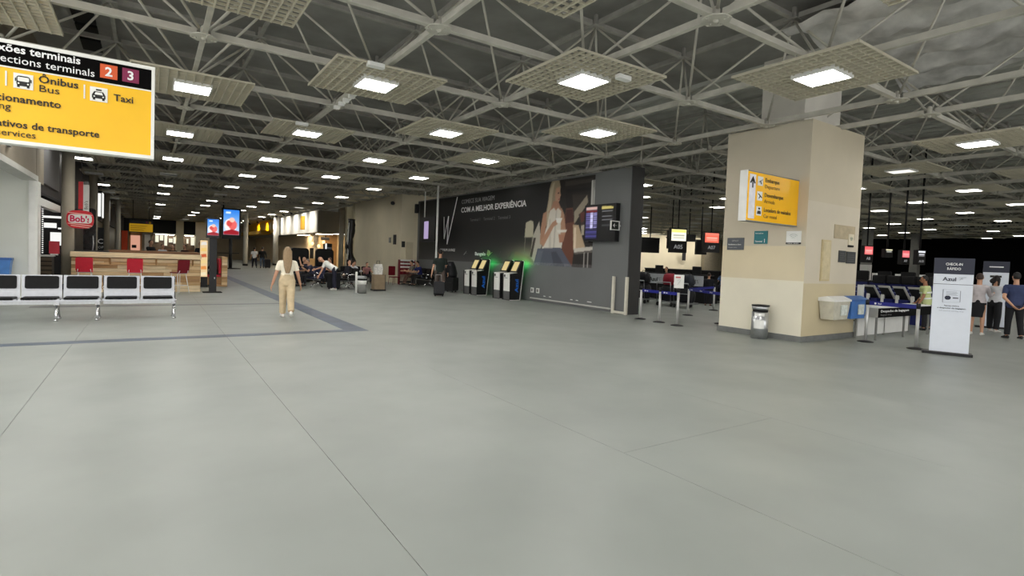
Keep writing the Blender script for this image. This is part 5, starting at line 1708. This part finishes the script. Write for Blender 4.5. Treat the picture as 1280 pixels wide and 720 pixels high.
def rx(a):
    return Matrix.Rotation(a, 3, 'X')
def person(label, loc, rz, H=1.72, lean=0, neck=0, turn=0, arms=((10, 10, 15), (10, 10, 15)), legs=((0, 0, 4), (0, 0, 4)), shirt=(200, 200, 200), pants=(40, 40, 46), shoes=(30, 30, 30),
           hair=(40, 30, 24), hair_len=0, skirt=None, shorts=False, sleeve='short', vox=.014, skin=None, female=False, bald=False, seat=None, coat=None, wide=1.0, crop=0.0, group=None, inward=(0, 0), vest=False):
    """faces local +Y.  arms/legs = (left, right); arm: (flex, abduct, elbow); leg: (hip flex, knee flex, abduct) degrees"""
    t = thing('person', label, 'person', loc, rz, group)
    D = math.radians
    sk = skin or M_skin
    hip = .52 * H
    L_th, L_sh, L_ua, L_fa = .245 * H, .235 * H, .172 * H, .150 * H
    # legs first, to find the ground
    feet = []
    for s, (hf, kf, ab) in zip((-1, 1), legs):
        hj = Vector((s * .052 * H, 0, 0))
        d1 = Vector((s * math.sin(D(ab)), math.sin(D(hf)), -math.cos(D(hf)) * math.cos(D(ab)))).normalized()
        d2 = Vector((s * math.sin(D(ab)) * .3, math.sin(D(hf - kf)), -math.cos(D(hf - kf)))).normalized()
        kn = hj + d1 * L_th
        an = kn + d2 * L_sh
        feet.append((hj, kn, an, d2, hf - kf))
    low = min(f[2].z for f in feet)
    base = -low + .043 * H
    if seat is not None:
        base = seat + .055 * H
    up0 = Vector((0, 0, base))
    u = Vector((0, math.sin(D(lean)), math.cos(D(lean))))
    f = Vector((0, math.cos(D(lean)), -math.sin(D(lean))))
    x = Vector((1, 0, 0))
    pel = up0
    def T(h, fw=0.0, sx=0.0):
        return pel + u * h * H + f * fw * H + x * sx * H
    sw = (.108 if female else .122) * wide
    body, cloth, low_c, shoe_b, hair_b = MB(), MB(), MB(), MB(), MB()
    def torso(b, g, h0=-.04, h1=.30):
        prof = [(-.06, .088 if not female else .098, .062), (0, .094 if not female else .104, .068), (.06, .086 if not female else .086, .060), (.12, .082 if not female else .072, .056), (.19, .098 if not female else .088, .066), (.25, sw * .98, .064), (.285, sw * .80, .052), (.31, .045, .040)]
        rs = []
        for h, hw, hd in prof:
            if h < h0 - 1e-6 or h > h1 + 1e-6:
                continue
            c = T(h, .004)
            hw *= wide
            hd *= wide
            rs.append([c + x * (hw * H + g) * math.copysign(abs(math.cos(2 * PI * i / 16)) ** .8, math.cos(2 * PI * i / 16)) + f * (hd * H + g) * math.sin(2 * PI * i / 16) for i in range(16)])
        b.rings(rs)
    torso(body, 0)
    # head and neck
    nk = T(.305)
    hu = (rx(D(-lean - neck)) @ Vector((0, 0, 1))) if True else u
    hf_ = (rx(D(-lean - neck)) @ Vector((0, 1, 0)))
    hx = x
    Rz = Matrix.Rotation(D(turn), 3, hu)
    hf_, hx = Rz @ hf_, Rz @ hx
    hc = nk + hu * .098 * H + hf_ * .012 * H
    Rh = Matrix((hx, hf_, hu)).transposed()
    body.cap(T(.27), .036 * H, nk + hu * .04 * H, .032 * H)
    body.ell(hc, (.044 * H, .056 * H, .066 * H), 14, 10, Rh)
    body.ell(hc - hu * .030 * H + hf_ * .018 * H, (.034 * H, .038 * H, .036 * H), 10, 8, Rh)
    body.cap(hc + hf_ * .050 * H + hu * .006 * H, .006 * H, hc + hf_ * .064 * H - hu * .014 * H, .009 * H, 8)
    for s in (-1, 1):
        body.ell(hc + hx * s * .045 * H - hf_ * .002 * H - hu * .004 * H, (.007 * H, .012 * H, .018 * H), 8, 6, Rh)
    body.cap(hc + hf_ * .054 * H - hu * .032 * H - hx * .011 * H, .005 * H, hc + hf_ * .054 * H - hu * .032 * H + hx * .011 * H, .005 * H, 6)
    # arms
    for s, (fl, ab, el), inw in zip((-1, 1), arms, inward):
        sh = T(.250, 0, s * sw * .90)
        d1 = Vector((s * math.sin(D(ab)), math.sin(D(fl)) * math.cos(D(ab)), -math.cos(D(fl)) * math.cos(D(ab))))
        a2 = fl + el
        d2 = Vector((s * math.sin(D(ab)) - s * math.sin(D(inw)) * 1.0, math.sin(D(a2)), -math.cos(D(a2)))).normalized()
        eb = sh + d1 * L_ua
        wr = eb + d2 * L_fa
        body.cap(sh, .030 * H, eb, .0235 * H)
        body.cap(eb, .0235 * H, wr, .0155 * H)
        # hand: palm, five fingers, thumb on the side
        side = d2.cross(Vector((1, 0, 0)))
        if side.length < .2:
            side = Vector((0, 1, 0))
        side = side.normalized()
        if side.y < 0:
            side = -side
        nrm = d2.cross(side).normalized()
        if nrm.x * s > 0:
            nrm = -nrm           # palm faces the body
        pc = wr + d2 * .052 * H
        rs = []
        for q, hw in ((.0, .013), (.02, .021), (.045, .024), (.058, .021)):
            c = wr + d2 * q * H
            rs.append([c + side * hw * H * math.cos(2 * PI * i / 10) + nrm * .009 * H * math.sin(2 * PI * i / 10) for i in range(10)])
        body.rings(rs)
        for k, (o_, l1) in enumerate(((.017, .040), (.006, .046), (-.006, .043), (-.016, .034))):
            b0 = wr + d2 * .054 * H + side * o_ * H
            b1 = b0 + (d2 * .94 + nrm * .34).normalized() * l1 * .55 * H
            b2_ = b1 + (d2 * .7 + nrm * .7).normalized() * l1 * .5 * H
            body.cap(b0, .0056 * H, b1, .0052 * H, 7)
            body.cap(b1, .0052 * H, b2_, .0043 * H, 7)
        t0 = wr + d2 * .016 * H + side * .018 * H
        t1 = t0 + (d2 * .7 + side * .6 + nrm * .2).normalized() * .028 * H
        body.cap(t0, .0085 * H, t1, .0062 * H, 7)
        body.cap(t1, .0062 * H, t1 + (d2 * .9 + side * .1 + nrm * .3).normalized() * .022 * H, .005 * H, 7)
        if sleeve == 'short':
            e2 = sh + d1 * L_ua * .66
            cloth.cap(T(.262, 0, s * sw * .5), .030 * H, sh, .034 * H)
            cloth.tube([sh, sh + d1 * L_ua * .2, e2], [.033 * H, .036 * H, .034 * H], 12)
        elif sleeve == 'long':
            cloth.cap(T(.262, 0, s * sw * .5), .030 * H, sh, .034 * H)
            cloth.cap(sh, .034 * H, eb, .030 * H, 12)
            cloth.tube([eb - d1 * .01 * H, eb + d2 * L_fa * .1, wr], [.029 * H, .029 * H, .022 * H], 12)
    torso(cloth, .012 if (female or skirt) else .020, .0 + crop if (female and not coat) else -.06, .285)
    # legs
    for s, (hj, kn, an, d2, ang) in zip((-1, 1), feet):
        hj, kn, an = hj + up0, kn + up0, an + up0
        body.cap(hj, .052 * H, kn, .033 * H)
        body.cap(kn, .033 * H, an, .020 * H)
        body.cap(kn + d2 * .04 * H - Vector((0, .008 * H, 0)), .031 * H, kn + d2 * .12 * H - Vector((0, .01 * H, 0)), .026 * H)
        fa = D(max(-75, min(40, -min(0, ang) * -1 * .75 if ang < -20 else 0)))
        fd = Vector((s * .12, math.cos(fa), math.sin(fa))).normalized()
        fu = Vector((0, -math.sin(fa), math.cos(fa)))
        rs = []
        for q, hw, hh, zc in ((-.034, .016, .018, -.022), (-.018, .021, .026, -.014), (.02, .021, .027, -.012), (.05, .025, .019, -.022), (.085, .024, .014, -.028), (.106, .014, .010, -.032)):
            c = an + fd * q * H + fu * zc * H
            sd = fd.cross(fu).normalized()
            rs.append([c + sd * hw * H * math.cos(2 * PI * i / 12) + fu * hh * H * math.sin(2 * PI * i / 12) for i in range(12)])
        body.rings([[p * .96 + an * .04 for p in r] for r in rs])
        shoe_b.rings(rs)
        if skirt is None:
            if shorts:
                low_c.cap(hj, .062 * H, hj + (kn - hj) * .3, .060 * H, 14)
                low_c.tube([hj + (kn - hj) * .2, kn - (kn - hj) * .08], [.060 * H, .054 * H], 14)
            else:
                k2 = 1.18 if female else 1.0
                low_c.cap(hj, .060 * H, kn, .043 * H * k2, 14)
                low_c.tube([kn - (an - kn) * .05, kn + (an - kn) * .5, an - (an - kn) * .06], [.043 * H * k2, .038 * H * k2, .036 * H * k2], 14)
    rs = []
    for h, hw, hd in ((-.07, .085, .062), (-.03, .100, .072), (.0, .102, .070), (.03, .096, .066), (.055 + crop, .084 if female else .092, .062)):
        c = T(h, .003)
        ff = 1.0 if female else .94
        rs.append([c + x * (hw * ff * wide * H + .008) * math.cos(2 * PI * i / 16) + f * (hd * wide * H + .008) * math.sin(2 * PI * i / 16) for i in range(16)])
    low_c.rings(rs)
    if skirt is not None:
        mid = (feet[0][1] + feet[1][1]) / 2 + up0
        rs = []
        for q, hw, hd in ((0, .100, .074), (.35, .100, .076), (.95, .088, .072)):
            c = T(-.01) * (1 - q) + mid * q
            rs.append([c + x * hw * H * math.cos(2 * PI * i / 16) + Vector((0, 1, 0)) * hd * H * math.sin(2 * PI * i / 16) for i in range(16)])
        low_c.rings(rs)
    # hair
    hm = mat('hair_%d_%d_%d' % hair, hair, .55, 0, .3, 30, stretch=(6, 6, 1))
    if not bald:
        hair_b.ell(hc + hu * .012 * H - hf_ * .008 * H, (.0485 * H, .057 * H, .064 * H), 14, 10, Rh)
        # clear the face
        keep = MB()
        hv = []
        for p in hair_b.v:
            q = Vector(p) - hc
            d = q.dot(hf_)
            if d > .022 * H and q.dot(hu) < .036 * H:
                q = q - hf_ * (d - .012 * H)
            hv.append(tuple(hc + q))
        hair_b.v = hv
        if hair_len:
            rs = []
            n = 6
            for k in range(n + 1):
                q = k / n
                c = hc - hf_ * (.030 + .050 * min(1, q * 1.8) + .012 * q) * H + hu * .03 * H - (hu * .25 + u * .75) * hair_len * H * q
                wv = (.046 + .016 * math.sin(q * 3.0) - .022 * q ** 3) * H
                rs.append([c + hx * wv * math.cos(2 * PI * i / 14) + hf_ * (.026 - .008 * q) * H * math.sin(2 * PI * i / 14) for i in range(14)])
            hair_b.rings(rs)
            for s in (-1, 1):
                hair_b.cap(hc + hx * s * .042 * H + hu * .01 * H, .018 * H, hc + hx * s * .046 * H - hf_ * .02 * H - u * min(hair_len, .14) * H, .016 * H)
    bo = remesh(body, 'body', sk, t, vox * .72, 3)
    remesh(cloth, 'shirt' if not coat else 'jacket', mat('cloth_%d_%d_%d' % shirt, shirt, .8, 0, .1, 9, bump=.25), t, vox, 4)
    remesh(low_c, 'skirt' if skirt is not None else ('shorts' if shorts else 'trousers'), mat('cloth_%d_%d_%d' % (skirt or pants), skirt or pants, .8, 0, .12, 8, bump=.25), t, vox, 4)
    remesh(shoe_b, 'shoes', mat('shoe_%d_%d_%d' % shoes, shoes, .5, 0, .05), t, vox * .8, 2)
    if not bald:
        remesh(hair_b, 'hair', hm, t, vox, 3)
    if vest:
        vb = MB()
        for h0, hw, hd in ((.045, .100, .072), (.15, .100, .072)):
            rs = []
            for dh in (0, .028):
                c = T(h0 + dh, .004)
                rs.append([c + x * (hw * wide * H + .022) * math.copysign(abs(math.cos(2 * PI * i / 20)) ** .8, math.cos(2 * PI * i / 20)) + f * (hd * wide * H + .022) * math.sin(2 * PI * i / 20) for i in range(20)])
            vb.rings(rs, False)
        vb.build('reflective_band', mat('reflective_silver', (226, 230, 226), .4, 0, .03), t)
    # eyes
    eb_ = MB()
    for s in (-1, 1):
        eb_.ell(hc + hx * s * .018 * H + hf_ * .0525 * H + hu * .008 * H, (.007 * H, .004 * H, .0045 * H), 8, 6, Rh)
    eb_.build('eyes', mat('eye_dark', (40, 28, 24), .3), t)
    return t

# main figure: woman walking away
rz0 = math.radians(-8)
person('woman with long fair hair, cream top and beige trousers walking away', (2.80, 14.0, 0), rz0, H=1.74, vox=.010, female=True, lean=2,
       arms=((-6, 17, 14), (4, 15, 14)), legs=((9, 4, -1), (-15, 22, -1)), shirt=(240, 232, 212), pants=(204, 184, 150), shoes=(236, 234, 228), hair=(146, 122, 92), hair_len=.33, crop=.035)
# man with shorts walking away with suitcase
person('man in dark green shirt and brown shorts walking away pulling a suitcase', (10.15, 20.55, 0), math.radians(-22), H=1.95, vox=.012, arms=((-12, 12, 8), (6, 12, 25)), legs=((12, 4, 3), (-14, 16, 3)),
       shirt=(28, 38, 34), pants=(86, 74, 68), shorts=True, shoes=(214, 210, 204), hair=(26, 22, 20))
# far couple
person('man in white shirt and dark trousers in the far walking couple', (7.6, 51.6, 0), 0, H=1.80, vox=.016, legs=((12, 5, 3), (-12, 16, 3)), shirt=(226, 228, 232), pants=(32, 36, 52), sleeve='short')
person('person in black jacket and jeans in the far walking couple', (8.12, 50.9, 0), math.radians(-6), H=1.86, vox=.016, wide=1.15, legs=((-12, 16, 3), (12, 5, 3)), shirt=(18, 18, 20), pants=(84, 98, 118), sleeve='long', coat=True)
# person at the booth
person('person in black sitting on the red booth bench beyond the counter', (2.34, 26.4, 0), math.radians(80), H=1.70, vox=.015, seat=.46, legs=((84, 84, 6), (80, 78, 6)), arms=((40, 8, 60), (40, 8, 60)), lean=6, shirt=(16, 16, 18), pants=(18, 18, 22), sleeve='long')
# diners behind the bar counter
for (x, y, sh, lab, hh) in ((.05, 35.0, (20, 22, 26), 'dark-clothed diner farthest left behind the wooden bar counter', 1.92), (.62, 36.5, (190, 196, 206), 'diner in pale shirt second from left behind the bar counter', 1.74), (1.10, 36.0, (14, 14, 16), 'diner in black in the middle behind the bar counter', 1.72),
                            (1.72, 37.0, (44, 26, 26), 'diner in dark maroon right of the middle behind the bar counter', 1.76), (2.55, 37.5, (18, 22, 34), 'big dark diner beside the pale pier behind the bar counter', 1.95)):
    person(lab, (x, y, 0), math.radians(random.uniform(120, 240)), H=hh, vox=.018, shirt=sh, pants=(30, 30, 34), sleeve='long', arms=((25, 8, 50), (25, 8, 50)))
# waiting area
person('bald man in white shirt bending over the waiting seats', (6.62, 23.55, 0), math.radians(62), H=1.76, vox=.012, lean=58, neck=-12, arms=((18, 6, 8), (50, 8, 20)), legs=((-4, 3, 4), (6, 8, 4)), shirt=(232, 232, 226), pants=(36, 36, 52), shoes=(220, 218, 210), hair=(150, 140, 128), bald=True)
person('older bald man in black sitting on the navy waiting seats', (6.05, 26.3, 0), math.radians(-75 + 180), H=1.72, vox=.014, seat=.46, legs=((82, 80, 7), (82, 84, 7)), arms=((30, 10, 60), (60, 8, 80)), lean=4, shirt=(20, 20, 22), pants=(28, 28, 34), bald=True, sleeve='short', turn=30)
person('seated person in dark blue beside the older bald man', (6.2, 25.7, 0), math.radians(-75 + 180), H=1.62, vox=.015, seat=.46, legs=((84, 84, 5), (84, 80, 5)), arms=((40, 10, 80), (100, 12, 70)), lean=18, shirt=(44, 46, 66), pants=(30, 30, 36), hair=(120, 112, 104))
person('seated person in rust red shirt behind the bending man', (7.35, 26.6, 0), math.radians(100), H=1.66, vox=.015, seat=.50, legs=((84, 84, 5), (84, 80, 5)), arms=((30, 10, 70), (30, 10, 60)), lean=8, shirt=(150, 84, 70), pants=(40, 36, 36), hair=(90, 64, 48))
person('seated person in white hooded top leaning forward near the black totem', (8.35, 26.9, 0), math.radians(190), H=1.70, vox=.014, seat=.46, legs=((84, 84, 6), (84, 82, 6)), arms=((50, 12, 40), (50, 12, 50)), lean=28, shirt=(196, 198, 204), pants=(44, 44, 52), sleeve='long', turn=25)
person('child in pink and dark clothes sitting on the black waiting seats', (9.12, 26.9, 0), math.radians(185), H=1.42, vox=.013, seat=.46, legs=((84, 70, 6), (84, 76, 6)), arms=((40, 14, 50), (40, 14, 50)), lean=14, shirt=(150, 104, 104), pants=(40, 38, 46))
person('person in dark clothes lying back at the end of the waiting seats', (7.55, 25.0, 0), math.radians(100), H=1.66, vox=.015, seat=.46, legs=((70, 50, 8), (70, 44, 8)), arms=((20, 16, 60), (20, 16, 60)), lean=-18, shirt=(34, 34, 42), pants=(52, 44, 40), sleeve='long')
# people sitting against the advert wall
t = row_seat(12.05, 26.7, math.radians(-90), 4, 'row of dark seats along the far end of the advert wall')
person('person in blue shirt sitting by the far end of the advert wall', (12.0, 26.6, 0), math.radians(95), H=1.72, vox=.014, seat=.46, legs=((82, 78, 6), (82, 80, 6)), arms=((40, 10, 50), (40, 10, 50)), lean=16, shirt=(28, 36, 92), pants=(36, 34, 34), hair=(20, 18, 18))
person('person in brown trousers sitting left of the one in blue shirt', (12.0, 27.5, 0), math.radians(85), H=1.70, vox=.014, seat=.46, legs=((80, 60, 8), (80, 66, 8)), arms=((40, 10, 60), (40, 10, 50)), lean=10, shirt=(120, 116, 108), pants=(96, 70, 58), hair=(28, 22, 20))
# right-hand group
person('man in navy polo with hands clasped behind his back, right edge', (19.32, 4.50, 0), math.radians(-52), H=1.80, vox=.010, arms=((-20, 14, 0), (-20, 14, 0)), inward=(84, 84), legs=((4, 3, 2), (-6, 8, 2)), shirt=(48, 58, 92), pants=(18, 18, 22), shoes=(26, 26, 28), hair=(22, 20, 20), wide=1.1)
person('staff woman with tied dark hair, white top and dark trousers talking', (20.9, 5.32, 0), math.radians(-112), H=1.70, vox=.011, female=True, arms=((30, 12, 60), (34, 14, 50)), legs=((3, 2, 4), (-3, 4, 4)), shirt=(204, 204, 208), pants=(20, 20, 24), shoes=(200, 196, 190), hair=(24, 20, 20), hair_len=.10, sleeve='long')
person('staff woman in pale blouse and black skirt beside the white totem', (19.3, 5.27, 0), math.radians(-80), H=1.74, vox=.011, female=True, arms=((36, 10, 60), (40, 10, 60)), legs=((2, 2, 3), (-2, 3, 3)), shirt=(196, 188, 190), skirt=(18, 18, 22), shoes=(214, 210, 204), hair=(60, 44, 36), sleeve='long')
person('worker in yellow-green reflective vest behind the white totem', (19.0, 6.38, 0), math.radians(20), H=1.62, vox=.012, lean=6, arms=((10, 12, 15), (14, 12, 20)), legs=((4, 3, 4), (-4, 5, 4)), shirt=(196, 206, 148), pants=(26, 26, 30), hair=(24, 22, 22), wide=1.12, skin=M_skin2, vest=True)
# agents at the desks
person('agent in blue shirt seated behind the right check-in desk', (21.65, 15.0, 0), math.radians(90), H=1.70, vox=.015, seat=.65, legs=((80, 80, 5), (80, 80, 5)), arms=((35, 8, 60), (35, 8, 60)), shirt=(74, 98, 140), pants=(20, 22, 40), hair=(24, 18, 18))
person('agent in black behind the left check-in desk', (21.65, 18.3, 0), math.radians(95), H=1.66, vox=.016, seat=.65, legs=((80, 80, 5), (80, 80, 5)), arms=((35, 8, 60), (35, 8, 60)), shirt=(18, 18, 22), pants=(20, 22, 40), hair=(24, 18, 18))
person('traveller in dark coat beside the trolleys by the right check-in desk', (19.2, 14.0, 0), math.radians(-70), H=1.38, vox=.015, shirt=(22, 24, 32), pants=(24, 24, 30), sleeve='long', coat=True)
for x, y, lab in ((21.7, 15.0, 'agent stool behind the right check-in desk'), (21.7, 18.3, 'agent stool behind the left check-in desk')):
    t = thing('agent_stool', lab, 'stool', (x, y, 0))
    MB().lathe([(.2, .58), (.2, .65)], n=16).build('seat', M_black, t)
    MB().lathe([(.03, .03), (.03, .58)], n=10).build('column_tube', M_steel, t)
    MB().lathe([(.26, 0), (.26, .03)], n=16).build('base', M_black, t)

# vest stripes
t = thing('shoulder_bag', 'small black shoulder bag on the man in the dark green shirt', 'bag', (10.45, 20.45, 1.0))
MB().rbox((0, 0, .1), (.12, .26, .3), .04, 'x').build('bag_body', M_case, t)
MB().tube([(0, -.1, .25), (-.12, -.05, .52), (-.05, .1, .25)], .012, 6).build('strap', M_case, t)

# ================================================================== finish: apply modifiers, fit lettering
bpy.context.view_layer.update()
dg = bpy.context.evaluated_depsgraph_get()
for o in PENDING:
    me = bpy.data.meshes.new_from_object(o.evaluated_get(dg))
    me.polygons.foreach_set('use_smooth', [True] * len(me.polygons))
    o.modifiers.clear()
    o.data = me
FINAL = {}
for o, M, s, width in FITS:
    wd = o.dimensions.x / max(1e-6, o.matrix_world.to_scale().x) * s
    k = width / wd if wd > 1e-4 else 1.0
    FINAL[o.name] = M @ Matrix.Diagonal((s * k, s, s, 1))
# lettering becomes plain mesh
for o in [o for o in bpy.data.objects if o.type == 'FONT']:
    me = bpy.data.meshes.new_from_object(o.evaluated_get(dg))
    n = bpy.data.objects.new('lettering', me)
    COL.objects.link(n)
    n.parent = o.parent
    n.matrix_local = FINAL.get(o.name, o.matrix_local.copy())
    for c in kids(o):
        c.parent = n
    bpy.data.objects.remove(o)
